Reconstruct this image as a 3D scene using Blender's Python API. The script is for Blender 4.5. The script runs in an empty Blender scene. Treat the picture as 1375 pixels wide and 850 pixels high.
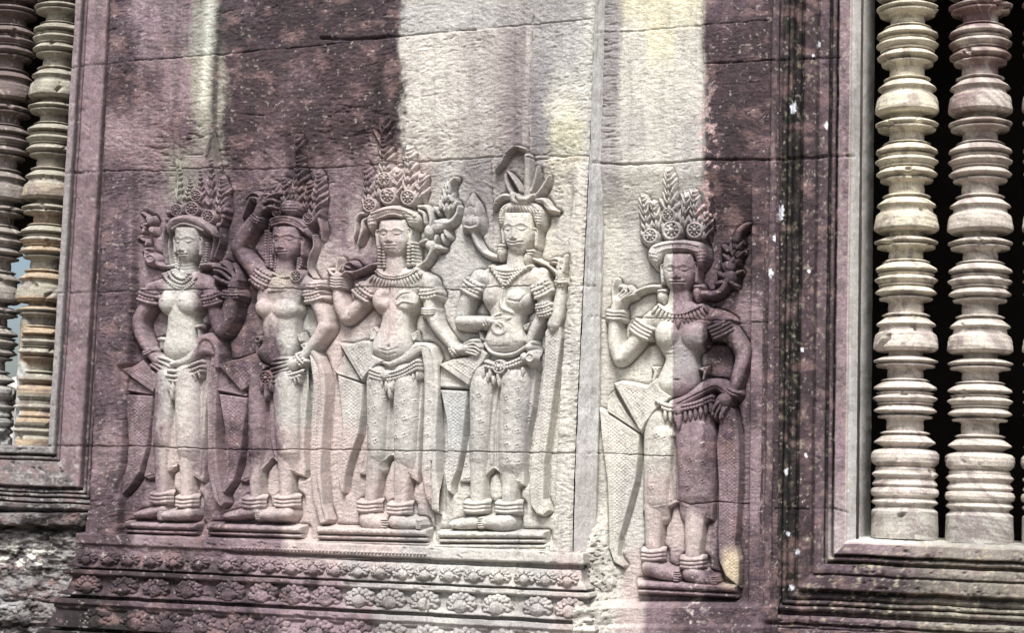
import bpy, math
import numpy as np
from mathutils import Matrix, Vector

# ------------------------------------------------------------------ camera, light, exposure
scene = bpy.context.scene
F_PX, CX, CY = 2260.8, 687.5, 425.0          # focal length and centre in photo pixels (1375 x 850)
YAW, PITCH, ROLL = math.radians(16.287), math.radians(6.337), math.radians(1.848)
CAM = np.array([0.0, -5.0, 1.6])
_f = np.array([-math.sin(YAW) * math.cos(PITCH), math.cos(YAW) * math.cos(PITCH), math.sin(PITCH)])
_r = np.array([math.cos(YAW), math.sin(YAW), 0.0])
_u = np.cross(_r, _f)
c_, s_ = math.cos(ROLL), math.sin(ROLL)
RT, UP = c_ * _r + s_ * _u, -s_ * _r + c_ * _u
cam_data = bpy.data.cameras.new("camera")
cam = bpy.data.objects.new("camera", cam_data)
scene.collection.objects.link(cam)
M4 = Matrix(((RT[0], UP[0], -_f[0], CAM[0]), (RT[1], UP[1], -_f[1], CAM[1]), (RT[2], UP[2], -_f[2], CAM[2]), (0, 0, 0, 1)))
cam.matrix_world = M4
cam_data.sensor_width = 36.0
cam_data.lens = F_PX / 1375.0 * 36.0
cam_data.clip_start = 0.05
cam_data.clip_end = 500.0
scene.camera = cam

SUN_EL, SUN_AZ = 56.0, -7.0                  # sun high, to the left in front of the wall
world = bpy.data.worlds.new("World")
scene.world = world
world.use_nodes = True
nt = world.node_tree
sky = nt.nodes.new('ShaderNodeTexSky')
sky.sky_type = 'NISHITA'
sky.sun_disc = False
sky.sun_elevation = math.radians(SUN_EL)
sky.sun_rotation = math.radians(180.0 + SUN_AZ)
sky.dust_density = 4.0
sky.air_density = 1.0
sky.ozone_density = 0.5
bg = nt.nodes['Background']
bg.inputs['Strength'].default_value = 0.08
nt.links.new(sky.outputs['Color'], bg.inputs['Color'])
sun_data = bpy.data.lights.new("sun", 'SUN')
sun_data.energy = 3.2
sun_data.angle = math.radians(20.0)
sun_data.color = (1.0, 0.985, 0.955)
sun = bpy.data.objects.new("sun", sun_data)
scene.collection.objects.link(sun)
_to = Vector((-math.sin(math.radians(SUN_AZ)) * math.cos(math.radians(SUN_EL)),
              -math.cos(math.radians(SUN_AZ)) * math.cos(math.radians(SUN_EL)), math.sin(math.radians(SUN_EL))))
sun.rotation_euler = _to.to_track_quat('Z', 'Y').to_euler()
sun.location = _to * 12
scene.view_settings.view_transform = 'Standard'
scene.view_settings.look = 'None'
scene.view_settings.gamma = 1.0
scene.view_settings.use_curve_mapping = False
scene.view_settings.exposure = 0.92

# ------------------------------------------------------------------ photo pixel <-> wall plane
S = 0.0030                                   # metres per pixel of relief height
T = 0.09                                     # the window walls lie this far behind the carved pier
BG = -15.5                                   # floor of the sunk panels, pixels below the wall face


def unproj(px, py, Y):
    px = np.asarray(px, float); py = np.asarray(py, float)
    a = (px - CX) / F_PX; b = -(py - CY) / F_PX
    dx = RT[0] * a + UP[0] * b + _f[0]
    dy = RT[1] * a + UP[1] * b + _f[1]
    dz = RT[2] * a + UP[2] * b + _f[2]
    t = (Y - CAM[1]) / dy
    return CAM[0] + dx * t, CAM[2] + dz * t


def proj(X, Y, Z):
    d0, d1, d2 = X - CAM[0], Y - CAM[1], Z - CAM[2]
    w = d0 * _f[0] + d1 * _f[1] + d2 * _f[2]
    return CX + F_PX * (d0 * RT[0] + d1 * RT[1] + d2 * RT[2]) / w, CY - F_PX * (d0 * UP[0] + d1 * UP[1] + d2 * UP[2]) / w


# ------------------------------------------------------------------ numpy noise
def _hash(ix, iy, seed):
    h = (ix.astype(np.int64) * 374761393 + iy.astype(np.int64) * 668265263 + seed * 1442695041) & 0xffffffff
    h = ((h ^ (h >> 13)) * 1274126177) & 0xffffffff
    h = h ^ (h >> 16)
    return (h & 0xffffff) / float(0xffffff)


def vnoise(x, y, seed=0):
    x = np.asarray(x, float); y = np.asarray(y, float)
    ix = np.floor(x); iy = np.floor(y)
    fx = x - ix; fy = y - iy
    fx = fx * fx * (3 - 2 * fx); fy = fy * fy * (3 - 2 * fy)
    a = _hash(ix, iy, seed); b = _hash(ix + 1, iy, seed)
    c = _hash(ix, iy + 1, seed); d = _hash(ix + 1, iy + 1, seed)
    return (a + (b - a) * fx + (c - a) * fy + (a - b - c + d) * fx * fy) * 2 - 1


def fbm(x, y, seed=0, oct=4):
    s = 0; a = 1.0; n = 0
    for o in range(oct):
        s = s + a * vnoise(x * 2 ** o + 17.3 * o, y * 2 ** o - 9.1 * o, seed + o); n += a; a *= 0.55
    return s / n


def sstep(a, b, x):
    t = np.clip((x - a) / (b - a), 0, 1)
    return t * t * (3 - 2 * t)


# ------------------------------------------------------------------ stone colours (weathering and lichen of the real stone, plus some painted light and shade)
def lin(r, g, b, k=1.0):
    c = np.array([r, g, b]) / 255.0
    return np.where(c < 0.04045, c / 12.92, ((c + 0.055) / 1.055) ** 2.4) * k


KC = 0.78
PAL = {k: lin(*v) * KC for k, v in {
    'K': (42, 39, 39), 'D': (75, 62, 67), 'd': (100, 85, 92), 'M': (142, 124, 131), 'P': (200, 186, 182),
    'S': (160, 155, 156), 's': (178, 174, 172), 'O': (158, 156, 146), 'G': (198, 196, 191), 'C': (212, 209, 200),
    'Y': (228, 223, 198), 'W': (240, 240, 238), 'R': (122, 102, 103)}.items()}
A_X = [160, 200, 240, 280, 320, 360, 400, 440, 480, 520, 560, 600, 640, 680, 720, 760, 800]
A_ROWS = [
    "dMMOdDDDDdGGGsssC",
    "dMMODDDDDDGGsssGC",
    "DdMODDdDDKGGssSCC",
    "MMdODdDDDDGGssSYC",
    "dMOMdMdMMPPGSSsCG",
    "dMMMddMMPPCGsGCGC",
    "dMGMdMMPMPCGGGCCC",
    "dMGddPGPPPCGGCGCC",
    "dMGMddGPGGGCGGGGC",
    "dMGMMMGPGGGGGGGCC",
    "MMPMdMPPPGGGGGCCC",
    "dMPMMPPPPPPCCCCCP",
    "dMMdMMPPPPsCCGCCC",
    "DdDddMMMssGGGCGPC",
    "KDddddMMMSsGsssPC"]
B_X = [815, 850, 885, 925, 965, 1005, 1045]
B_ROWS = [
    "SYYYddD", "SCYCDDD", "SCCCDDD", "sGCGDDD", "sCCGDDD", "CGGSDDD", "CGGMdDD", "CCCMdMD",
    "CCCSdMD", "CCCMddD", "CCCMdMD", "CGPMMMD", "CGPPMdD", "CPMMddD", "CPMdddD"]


def grid_col(xs, rows, px, py, dy=60.0, sharp=2.2):
    G = np.array([[PAL[c] for c in r] for r in rows])
    xs = np.array(xs, float)
    fx = np.interp(px, xs, np.arange(len(xs)))
    fy = np.clip(py / dy, 0, len(rows) - 1.001)
    ix = np.clip(np.floor(fx).astype(int), 0, len(xs) - 2); iy = np.floor(fy).astype(int)
    tx = sstep(0, 1, np.clip((fx - ix - .5) * sharp + .5, 0, 1))[..., None]
    ty = sstep(0, 1, np.clip((fy - iy - .5) * 1.15 + .5, 0, 1))[..., None]
    a = G[iy, ix] * (1 - tx) + G[iy, ix + 1] * tx
    b = G[iy + 1, ix] * (1 - tx) + G[iy + 1, ix + 1] * tx
    return a * (1 - ty) + b * ty


def mixc(c, col, m):
    return c * (1 - m[..., None]) + np.asarray(col) * m[..., None]


def grain(px, py, c, seed=5):
    n = fbm(px / 34, py / 46, seed, 4)
    n2 = fbm(px / 7, py / 5, seed + 9, 3)
    n3 = fbm(px / 2.2, py / 1.9, seed + 13, 2)
    dark = (1 - sstep(.10, .28, c.mean(-1)))
    c = c * (1 + (0.16 + .26 * dark) * n + (0.14 + .24 * dark) * n2 + (.12 + .30 * dark) * n3)[..., None]
    st = sstep(.05, .5, fbm(px / 11, py / 170, seed + 15, 3)) * (1 - sstep(190, 330, py)) * .55
    c = mixc(c, lin(60, 54, 56) * KC, st * (.25 + .75 * dark))
    pg = sstep(.0, .5, fbm(px / 8, py / 60, seed + 19, 4)) * .30 + sstep(.1, .5, fbm(px / 20, py / 14, seed + 20, 4)) * .22
    c = mixc(c, lin(150, 146, 142) * KC, pg * (1 - dark))
    # black crust and reddish bare patches on the purple stone, pale flecks
    m = sstep(-.02, .42, fbm(px / 19, py / 30, seed + 17, 5)) * .62
    c = mixc(c, lin(66, 58, 62) * KC, m * dark)
    m = sstep(.12, .5, fbm(px / 24, py / 17, seed + 21, 4)) * .42
    c = mixc(c, lin(158, 130, 128) * KC, m * dark)
    m = sstep(.42, .60, fbm(px / 4.5, py / 4, seed + 33, 3)) * .35
    c = mixc(c, lin(225, 215, 208) * KC, m * (0.35 + .65 * dark))
    return np.clip(c, 0.012, 0.85)


def stainA(px, py):
    wx = px + 11 * fbm(px / 30, py / 60, 1, 3) + 9 * fbm(px / 5, py / 8, 21, 4); wy = py + 22 * fbm(px / 25, py / 40, 2, 3) + 12 * fbm(px / 5, py / 5, 22, 3)
    c = grid_col(A_X, A_ROWS, wx, wy)
    # sharp rain-wash boundary near x 530 down to the figures
    c = mixc(c, PAL['D'], sstep(505, 515, wx) * (1 - sstep(527, 543, px + 8 * fbm(px / 5, py / 14, 3, 4) + py * .05)) * (1 - sstep(200, 230, py)))
    # white run-off streak above the left dancer
    m = np.exp(-((px - (281 - py * .06) + 2.5 * fbm(px / 9, py / 14, 4)) / 6.5) ** 2) * (1 - sstep(120, 165, py))
    c = mixc(c, lin(222, 224, 212) * KC, m * .85)
    m = np.exp(-((px - (296 - py * .06)) / 5.5) ** 2) * (1 - sstep(170, 240, py))
    c = mixc(c, PAL['K'], m * .7)
    # darker wash above the lotus dancer's head
    m = sstep(655, 690, px) * (1 - sstep(703, 708, px + .04 * py - 3)) * (1 - sstep(195, 222, py)) * sstep(25, 50, py)
    c = mixc(c, lin(128, 118, 124) * KC, m * .7)
    # pale bellies, pale hems: differing blocks of stone
    m = np.exp(-(((px - 243) / 21) ** 4 + ((py - 440) / 50) ** 4))
    c = mixc(c, lin(196, 193, 186) * KC, m * .7)
    m = np.exp(-(((px - 252) / 24) ** 4 + ((py - 328) / 28) ** 4))
    c = mixc(c, lin(178, 177, 170) * KC, m * .7)
    m = np.exp(-(((px - 378) / 17) ** 2 + ((py - 376) / 14) ** 2)) * .8
    c = mixc(c, lin(212, 203, 184) * KC, m * .8)
    m = np.exp(-(((px - 256) / 24) ** 4 + ((py - 550) / 60) ** 4)) * .8
    c = mixc(c, lin(205, 197, 192) * KC, m)
    m = (1 - sstep(322, 342, px)) * sstep(290, 305, px) * sstep(250, 300, py) * (1 - sstep(480, 520, py))
    c = mixc(c, PAL['d'], m * .6)
    m = np.exp(-(((px - 548) / 16) ** 2 + ((py - 400) / 12) ** 2)) * .35
    c = mixc(c, PAL['S'], m)
    # blue-grey wash left of the lotus dancer's legs
    m = np.exp(-(((px - 612) / 22) ** 4 + ((py - 560) / 42) ** 4)) * .45
    c = mixc(c, lin(176, 184, 190) * KC, m)
    m = np.exp(-(((px - 705) / 8) ** 2 + ((py - 570) / 40) ** 2)) * .5
    c = mixc(c, lin(140, 140, 150) * KC, m)
    # every block weathered a little differently
    row = sum((py > np.interp(px, [q[0] for q in J_[0]], [q[1] for q in J_[0]])).astype(int) for J_ in JA[:4])
    col = ((px > 713) & (row == 1)) * 1 + ((px > 657) & (row == 2)) * 2 + ((px > 578) & (row == 4)) * 3 + ((px > 634) & (row == 0)) * 4
    hsh = _hash(row * 7 + col, row + 3 * col, 19)
    c = c * (.90 + .20 * hsh)[..., None] * (1 + (hsh[..., None] - .5) * np.array([.06, 0, -.05]))
    # mould along the foot mouldings
    m = sstep(745, 760, py) * sstep(-.05, .45, fbm(px / 26, py / 9, 41, 3)) * (1 - .6 * sstep(420, 560, px))
    c = mixc(c, PAL['K'], m * .7)
    return grain(px, py, c)


def stainB(px, py):
    wx = px + 4 * fbm(px / 20, py / 50, 6, 3); wy = py + 14 * fbm(px / 25, py / 30, 7, 3)
    hard = sstep(330, 345, py) * (1 - sstep(600, 612, py))
    wx = wx * (1 - hard) + (px + 0.3) * hard
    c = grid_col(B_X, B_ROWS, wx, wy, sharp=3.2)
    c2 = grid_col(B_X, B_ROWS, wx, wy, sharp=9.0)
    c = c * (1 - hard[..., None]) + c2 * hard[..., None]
    m = sstep(.05, .4, fbm(px / 6, py / 7, 8, 4) + .25 - np.abs(px - 948 + .02 * (py - 200)) / 30) * (1 - sstep(270, 330, py)) * sstep(60, 200, py)
    c = mixc(c, lin(226, 196, 194) * KC, m * .8)
    m = np.exp(-((px - 812) / 12) ** 2) * (1 - sstep(200, 260, py)) * (.6 + .4 * fbm(px / 7, py / 5, 11))
    c = mixc(c, PAL['S'], np.clip(m, 0, 1) * .6)
    m = sstep(.1, .4, fbm(px / 6, py / 5, 12, 4)) * sstep(640, 700, py) * (1 - sstep(930, 960, px)) * sstep(920, 930, px)
    c = mixc(c, lin(226, 214, 208) * KC, m * .8)
    m = np.exp(-(((px - 981) / 12) ** 4 + ((py - 762) / 26) ** 4))
    c = mixc(c, lin(222, 206, 178) * KC, m * .9)
    return grain(px, py, c, 55)


SPOTS = [(1065, 145, 5, 8), (1048, 285, 4, 14), (1041, 320, 3, 7), (1034, 366, 5, 6), (1110, 168, 3, 6), (1086, 364, 3, 3), (1056, 634, 3, 5),
         (1058, 718, 3, 3), (1071, 742, 4, 5), (1100, 60, 2, 4), (1092, 74, 3, 3), (1082, 612, 2, 3), (1064, 790, 5, 4), (1077, 470, 2, 3)]


def stain_frame(px, py, u, tab):
    us = [t[0] for t in tab]
    cols = np.array([PAL[t[1]] for t in tab])
    idx = np.clip(np.searchsorted(us, u, side='right') - 1, 0, len(us) - 1)
    c = cols[idx]
    return c


def stain_shading_right(px, py, u, hz):
    c = stain_frame(px, py, u, [(-999, 'W'), (-.5, 'P'), (2, 'M'), (17.4, 'K'), (21, 'd'), (26.6, 'K'), (31, 'd'), (46, 'D'), (66, 'K'), (80, 'K'), (97, 'd'), (112, 'D')])  # reveal whitened as if lit, narrow grooves blackened as if in shade
    m = hz * sstep(1150, 1300, px + 40 * fbm(px / 30, py / 8, 61, 3))
    c = mixc(c, lin(150, 146, 134) * KC, m * .75)
    m = hz * (1 - sstep(1130, 1200, px))
    c = mixc(c, PAL['d'], m * .4)
    m = sstep(.25, .55, fbm(px / 5, py / 6, 62, 3))
    c = mixc(c, lin(196, 188, 160) * KC, m * (.28 + .4 * hz))
    m = sstep(630, 720, py) * (1 - hz) * (u < 30)
    c = mixc(c, lin(214, 206, 204) * KC, m * .6 * (.6 + .4 * fbm(px / 9, py / 12, 63)))
    c = grain(px, py, c, 66)
    for (x, y, rx, ry) in SPOTS:
        d = np.hypot((px - x) / rx, (py - y) / ry) + .75 * fbm(px / 2.6, py / 2.6, 64, 3)
        c = mixc(c, lin(232, 238, 246) * .9, 1 - sstep(.7, .95, d))
    m = sstep(.74, .82, fbm(px / 2.4, py / 2.8, 65, 2)) * (u > 60)
    c = mixc(c, lin(225, 225, 215) * KC, m * .8)
    m = sstep(.5, .7, fbm(px / 4, py / 9, 67, 3)) * (u > 66) * (u < 96)
    c = mixc(c, lin(96, 112, 84) * KC, m * .5)
    return c


def stain_left(px, py, u, hz):
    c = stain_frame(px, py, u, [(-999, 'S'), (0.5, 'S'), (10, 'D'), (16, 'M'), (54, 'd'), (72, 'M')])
    m = (1 - hz) * (1 - sstep(150, 300, py)) * (u < 12)
    c = mixc(c, PAL['M'], m * .7)
    m = sstep(560, 640, py) * (1 - sstep(40, 110, px)) + hz * .8
    c = mixc(c, lin(112, 110, 110) * KC, np.clip(m, 0, 1) * .85)
    m = sstep(.2, .5, fbm(px / 8, py / 5, 72, 3)) * sstep(560, 640, py)
    c = mixc(c, lin(206, 208, 200) * KC, m * .45)
    return grain(px, py, c, 77)


def stain_lowleft(px, py):
    c = np.ones(px.shape + (3,)) * PAL['S'] * .62
    n = fbm(px / 30, py / 11, 81, 4)
    c = mixc(c, PAL['K'] * .8, sstep(-.1, .4, fbm(px / 22, py / 9, 82, 4)))
    m = sstep(-.05, .25, fbm(px / 13, py / 7, 83, 4)) * np.exp(-(((px - 30) / 42) ** 2 + ((py - 752) / 16) ** 2))
    c = mixc(c, lin(236, 236, 226) * .9, np.clip(m * 1.3, 0, 1))
    m = sstep(.0, .5, n) * sstep(765, 790, py) * (1 - sstep(815, 830, py))
    c = mixc(c, lin(176, 178, 178) * KC, m * .8)
    return grain(px, py, c, 88)


# ------------------------------------------------------------------ materials
def stone_mat(name, bump=0.35, scale=1.0, contrast=1.0, rough=0.9, chisel=0.0):
    m = bpy.data.materials.new(name)
    m.use_nodes = True
    n = m.node_tree; N = n.nodes; L = n.links
    b = N['Principled BSDF']
    b.inputs['Roughness'].default_value = rough
    b.inputs['Specular IOR Level'].default_value = 0.25
    at = N.new('ShaderNodeAttribute'); at.attribute_name = 'stain'
    geo = N.new('ShaderNodeNewGeometry')
    n1 = N.new('ShaderNodeTexNoise'); n1.inputs['Scale'].default_value = 190 * scale; n1.inputs['Detail'].default_value = 6; n1.inputs['Roughness'].default_value = .7
    L.new(geo.outputs['Position'], n1.inputs['Vector'])
    r1 = N.new('ShaderNodeMapRange'); r1.inputs[1].default_value = .3; r1.inputs[2].default_value = .7
    r1.inputs[3].default_value = 1 - .34 * contrast; r1.inputs[4].default_value = 1 + .30 * contrast
    L.new(n1.outputs['Fac'], r1.inputs[0])
    mul = N.new('ShaderNodeVectorMath'); mul.operation = 'SCALE'
    L.new(at.outputs['Color'], mul.inputs[0]); L.new(r1.outputs[0], mul.inputs['Scale'])
    # dark pits
    v = N.new('ShaderNodeTexNoise'); v.inputs['Scale'].default_value = 95 * scale; v.inputs['Detail'].default_value = 3
    L.new(geo.outputs['Position'], v.inputs['Vector'])
    r2 = N.new('ShaderNodeMapRange'); r2.inputs[1].default_value = .63; r2.inputs[2].default_value = .72; r2.inputs[3].default_value = 1; r2.inputs[4].default_value = .58
    L.new(v.outputs['Fac'], r2.inputs[0])
    mul2 = N.new('ShaderNodeVectorMath'); mul2.operation = 'SCALE'
    L.new(mul.outputs[0], mul2.inputs[0]); L.new(r2.outputs[0], mul2.inputs['Scale'])
    L.new(mul2.outputs[0], b.inputs['Base Color'])
    hsum = N.new('ShaderNodeMath'); hsum.operation = 'ADD'
    n3 = N.new('ShaderNodeTexNoise'); n3.inputs['Scale'].default_value = 70 * scale; n3.inputs['Detail'].default_value = 8; n3.inputs['Roughness'].default_value = .75
    L.new(geo.outputs['Position'], n3.inputs['Vector'])
    L.new(n3.outputs['Fac'], hsum.inputs[0])
    last = hsum
    if chisel:
        mp = N.new('ShaderNodeMapping'); mp.inputs['Rotation'].default_value = (0, math.radians(16), 0); mp.inputs['Scale'].default_value = (38, 38, 110)
        L.new(geo.outputs['Position'], mp.inputs['Vector'])
        n4 = N.new('ShaderNodeTexNoise'); n4.inputs['Scale'].default_value = 1.0; n4.inputs['Detail'].default_value = 3
        L.new(mp.outputs[0], n4.inputs['Vector'])
        mm = N.new('ShaderNodeMath'); mm.operation = 'MULTIPLY'; mm.inputs[1].default_value = chisel
        L.new(n4.outputs['Fac'], mm.inputs[0]); L.new(mm.outputs[0], hsum.inputs[1])
    else:
        hsum.inputs[1].default_value = 0
    bp = N.new('ShaderNodeBump'); bp.inputs['Strength'].default_value = bump; bp.inputs['Distance'].default_value = 0.006
    L.new(last.outputs[0], bp.inputs['Height']); L.new(bp.outputs[0], b.inputs['Normal'])
    return m


MAT = stone_mat('weathered_sandstone', .7, 1.0, 1.0)
MATW = stone_mat('tooled_sandstone', .85, 1.0, 1.1, chisel=.7)
MATB = stone_mat('turned_sandstone', .8, 1.0, 1.1)
MATR = stone_mat('rough_sandstone', 1.0, .8, 1.3)


def plain_mat(name, col, rough=.95, var=.25, sc=6):
    m = bpy.data.materials.new(name); m.use_nodes = True
    n = m.node_tree; N = n.nodes; L = n.links; b = N['Principled BSDF']
    b.inputs['Roughness'].default_value = rough; b.inputs['Specular IOR Level'].default_value = .2
    t = N.new('ShaderNodeTexNoise'); t.inputs['Scale'].default_value = sc; t.inputs['Detail'].default_value = 8
    g = N.new('ShaderNodeNewGeometry'); L.new(g.outputs['Position'], t.inputs['Vector'])
    r = N.new('ShaderNodeValToRGB')
    r.color_ramp.elements[0].position = .3; r.color_ramp.elements[1].position = .7
    r.color_ramp.elements[0].color = (*[c * (1 - var) for c in col], 1); r.color_ramp.elements[1].color = (*[min(1, c * (1 + var)) for c in col], 1)
    L.new(t.outputs['Fac'], r.inputs[0]); L.new(r.outputs[0], b.inputs['Base Color'])
    bp = N.new('ShaderNodeBump'); bp.inputs['Strength'].default_value = .4; bp.inputs['Distance'].default_value = .02
    L.new(t.outputs['Fac'], bp.inputs['Height']); L.new(bp.outputs[0], b.inputs['Normal'])
    return m


# ------------------------------------------------------------------ object helpers
COL = scene.collection


def tag(o, label=None, cat=None, group=None, kind=None):
    if label: o['label'] = label
    if cat: o['category'] = cat
    if group: o['group'] = group
    if kind: o['kind'] = kind
    return o


def mesh_obj(name, verts, faces, mat, parent=None, cols=None, smooth=True):
    me = bpy.data.meshes.new(name)
    verts = np.asarray(verts, np.float32); faces = np.asarray(faces, np.int32)
    nv, nf = len(verts), len(faces)
    k = faces.shape[1] if nf else 4
    me.vertices.add(nv); me.vertices.foreach_set('co', verts.ravel())
    me.loops.add(nf * k); me.loops.foreach_set('vertex_index', faces.ravel())
    me.polygons.add(nf)
    me.polygons.foreach_set('loop_start', np.arange(0, nf * k, k, dtype=np.int32))
    me.polygons.foreach_set('loop_total', np.full(nf, k, np.int32))
    me.update(calc_edges=True)
    if smooth: me.shade_smooth()
    if cols is not None:
        a = me.color_attributes.new('stain', 'FLOAT_COLOR', 'POINT')
        cc = np.ones((nv, 4), np.float32); cc[:, :3] = cols.reshape(-1, 3)
        a.data.foreach_set('color', cc.ravel())
    me.materials.append(mat)
    o = bpy.data.objects.new(name, me); COL.objects.link(o)
    if parent is not None:
        o.parent = parent
        o.matrix_parent_inverse = Matrix.Translation(-Vector(parent.location))
    return o


def empty(name, loc, label, cat, group=None):
    o = bpy.data.objects.new(name, None); COL.objects.link(o); o.location = loc
    o.empty_display_size = .1
    return tag(o, label, cat, group)


def grid_faces(ny, nx, keep=None):
    i = np.arange(ny * nx).reshape(ny, nx)
    f = np.stack([i[1:, :-1], i[1:, 1:], i[:-1, 1:], i[:-1, :-1]], -1)
    if keep is not None: f = f[keep]
    return f.reshape(-1, 4)


def grid_obj(name, X, Y, Z, mat, parent=None, cols=None, flip=False):
    ny, nx = X.shape
    f = grid_faces(ny, nx)
    if flip: f = f[:, ::-1]
    return mesh_obj(name, np.stack([X, Y, Z], -1).reshape(-1, 3), f, mat, parent, cols)


# ------------------------------------------------------------------ masonry joints (photo pixels)
def crack(px, py, pts, w, seed=0, amp=1.2):
    """narrow groove along a polyline; returns 0..1"""
    p = np.array(pts, float)
    best = np.full(px.shape, 1e9)
    qx = px + amp * fbm(px / 9, py / 9, 100 + seed, 2); qy = py + amp * fbm(px / 9, py / 9, 120 + seed, 2)
    for (x0, y0), (x1, y1) in zip(p[:-1], p[1:]):
        if px.min() > max(x0, x1) + 12 or px.max() < min(x0, x1) - 12 or py.min() > max(y0, y1) + 12 or py.max() < min(y0, y1) - 12: continue
        dx, dy = x1 - x0, y1 - y0; l2 = dx * dx + dy * dy
        t = np.clip(((qx - x0) * dx + (qy - y0) * dy) / l2, 0, 1)
        best = np.minimum(best, np.hypot(qx - x0 - t * dx, qy - y0 - t * dy))
    return np.exp(-(best / w) ** 2)


JA = [([(100, 89), (161, 84), (405, 62), (470, 56), (539, 47.5), (634, 39), (797, 24.4)], 1.1, 7),
      ([(60, 234), (150, 229), (290, 226), (430, 223.6), (520, 218), (628, 211), (706, 206), (790, 209)], .95, 6),
      ([(60, 394), (160, 391.5), (358, 387), (430, 390), (500, 386), (628, 387), (720, 384), (800, 384)], .9, 6),
      ([(60, 599.5), (200, 599.5), (274, 603.6), (350, 604), (460, 604), (620, 607), (776, 608.5)], 1.0, 7),
      ([(715, 20), (713, 70), (708, 207)], .9, 6), ([(634, -60), (633, 39)], .8, 4), ([(657, 209), (656, 384)], .8, 6),
      ([(580, 620), (578, 745), (573, 850)], 1.2, 7), ([(698, 712), (692, 800), (684, 850)], 1.0, 7),
      ([(430, 50), (470, 53), (535, 47)], 2.6, 7), ([(292, 152), (355, 154)], 1.2, 3), ([(555, 131), (592, 126)], .8, 2),
      ([(712, 213), (735, 211), (768, 207)], 1.8, 5), ([(-200, 98), (101, 91)], 1, 6), ([(445, 604), (443, 725)], .7, 2)]
JB = [([(800, 43), (860, 41), (942, 33), (1030, 27)], .9, 5), ([(943, -80), (942, 33), (944, 86), (948, 200)], .8, 4),
      ([(946, 85.6), (1046, 80.5), (1128, 77)], 1.1, 7), ([(797, 218), (850, 221), (952, 214), (1058, 214), (1147, 209)], 1.5, 8),
      ([(790, 425), (900, 428), (1016, 433)], .8, 5), ([(780, 608), (903, 613)], .8, 5), ([(905, 300), (905, 613), (907, 673)], .7, 5),
      ([(907, 673), (930, 678), (960, 674), (1006, 677)], 1.2, 6), ([(1006, 432), (1034, 433)], .8, 5), ([(956, 260), (958, 425)], .7, 4),
      ([(1040, 684), (1121, 683), (1140, 690)], .9, 5), ([(1061, 690), (1061, 850)], .8, 4), ([(1040, 213), (1121, 209)], 1, 6)]


def joints(px, py, J):
    h = np.zeros(px.shape)
    for i, (p, w, d) in enumerate(J):
        h = np.maximum(h, .62 * d * crack(px, py, p, w * .72, i) * (.75 + .5 * vnoise(px / 13, py / 13, 700 + i)))
    return h


# ------------------------------------------------------------------ relief carving
STEP = 0.75


def catmull(pts, n=6):
    p = [np.array(q, float) for q in pts]
    if len(p) < 3: return p
    e = [2 * p[0] - p[1]] + p + [2 * p[-1] - p[-2]]
    out = []
    for i in range(1, len(e) - 2):
        for k in range(n):
            t = k / n
            out.append(.5 * ((2 * e[i]) + (-e[i - 1] + e[i + 1]) * t + (2 * e[i - 1] - 5 * e[i] + 4 * e[i + 1] - e[i + 2]) * t * t + (-e[i - 1] + 3 * e[i] - 3 * e[i + 1] + e[i + 2]) * t ** 3))
    out.append(p[-1])
    return out


def tr(ox, oy, s):
    """points read off an enlargement (origin, zoom) -> photo pixels; third value is a radius"""
    def f(*pts):
        return [(ox + p[0] / s, oy + p[1] / s) + ((p[2] / s,) if len(p) > 2 else ()) + tuple(p[3:]) for p in pts]
    return f


SILH = {0: np.zeros((1000, 1100)), 1: np.zeros((1000, 1100))}     # where figures stand proud of the two wall faces


def mark(X, Y, m, Yref):
    g = SILH[1 if Yref > 0.01 else 0]
    ix = np.clip(np.round(X[m]).astype(int), 0, 1099); iy = np.clip(np.round(Y[m]).astype(int), 0, 999)
    g[iy, ix] = 1


def blur(g, r, n=3):
    for _ in range(n):
        for ax in (0, 1):
            cs = np.cumsum(np.concatenate([np.zeros_like(np.take(g, [0], ax)), g], ax), ax)
            m = g.shape[ax]; i0 = np.clip(np.arange(m) - r, 0, m); i1 = np.clip(np.arange(m) + r + 1, 0, m)
            g = (np.take(cs, i1, ax) - np.take(cs, i0, ax)) / (2 * r + 1)
    return g


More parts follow.
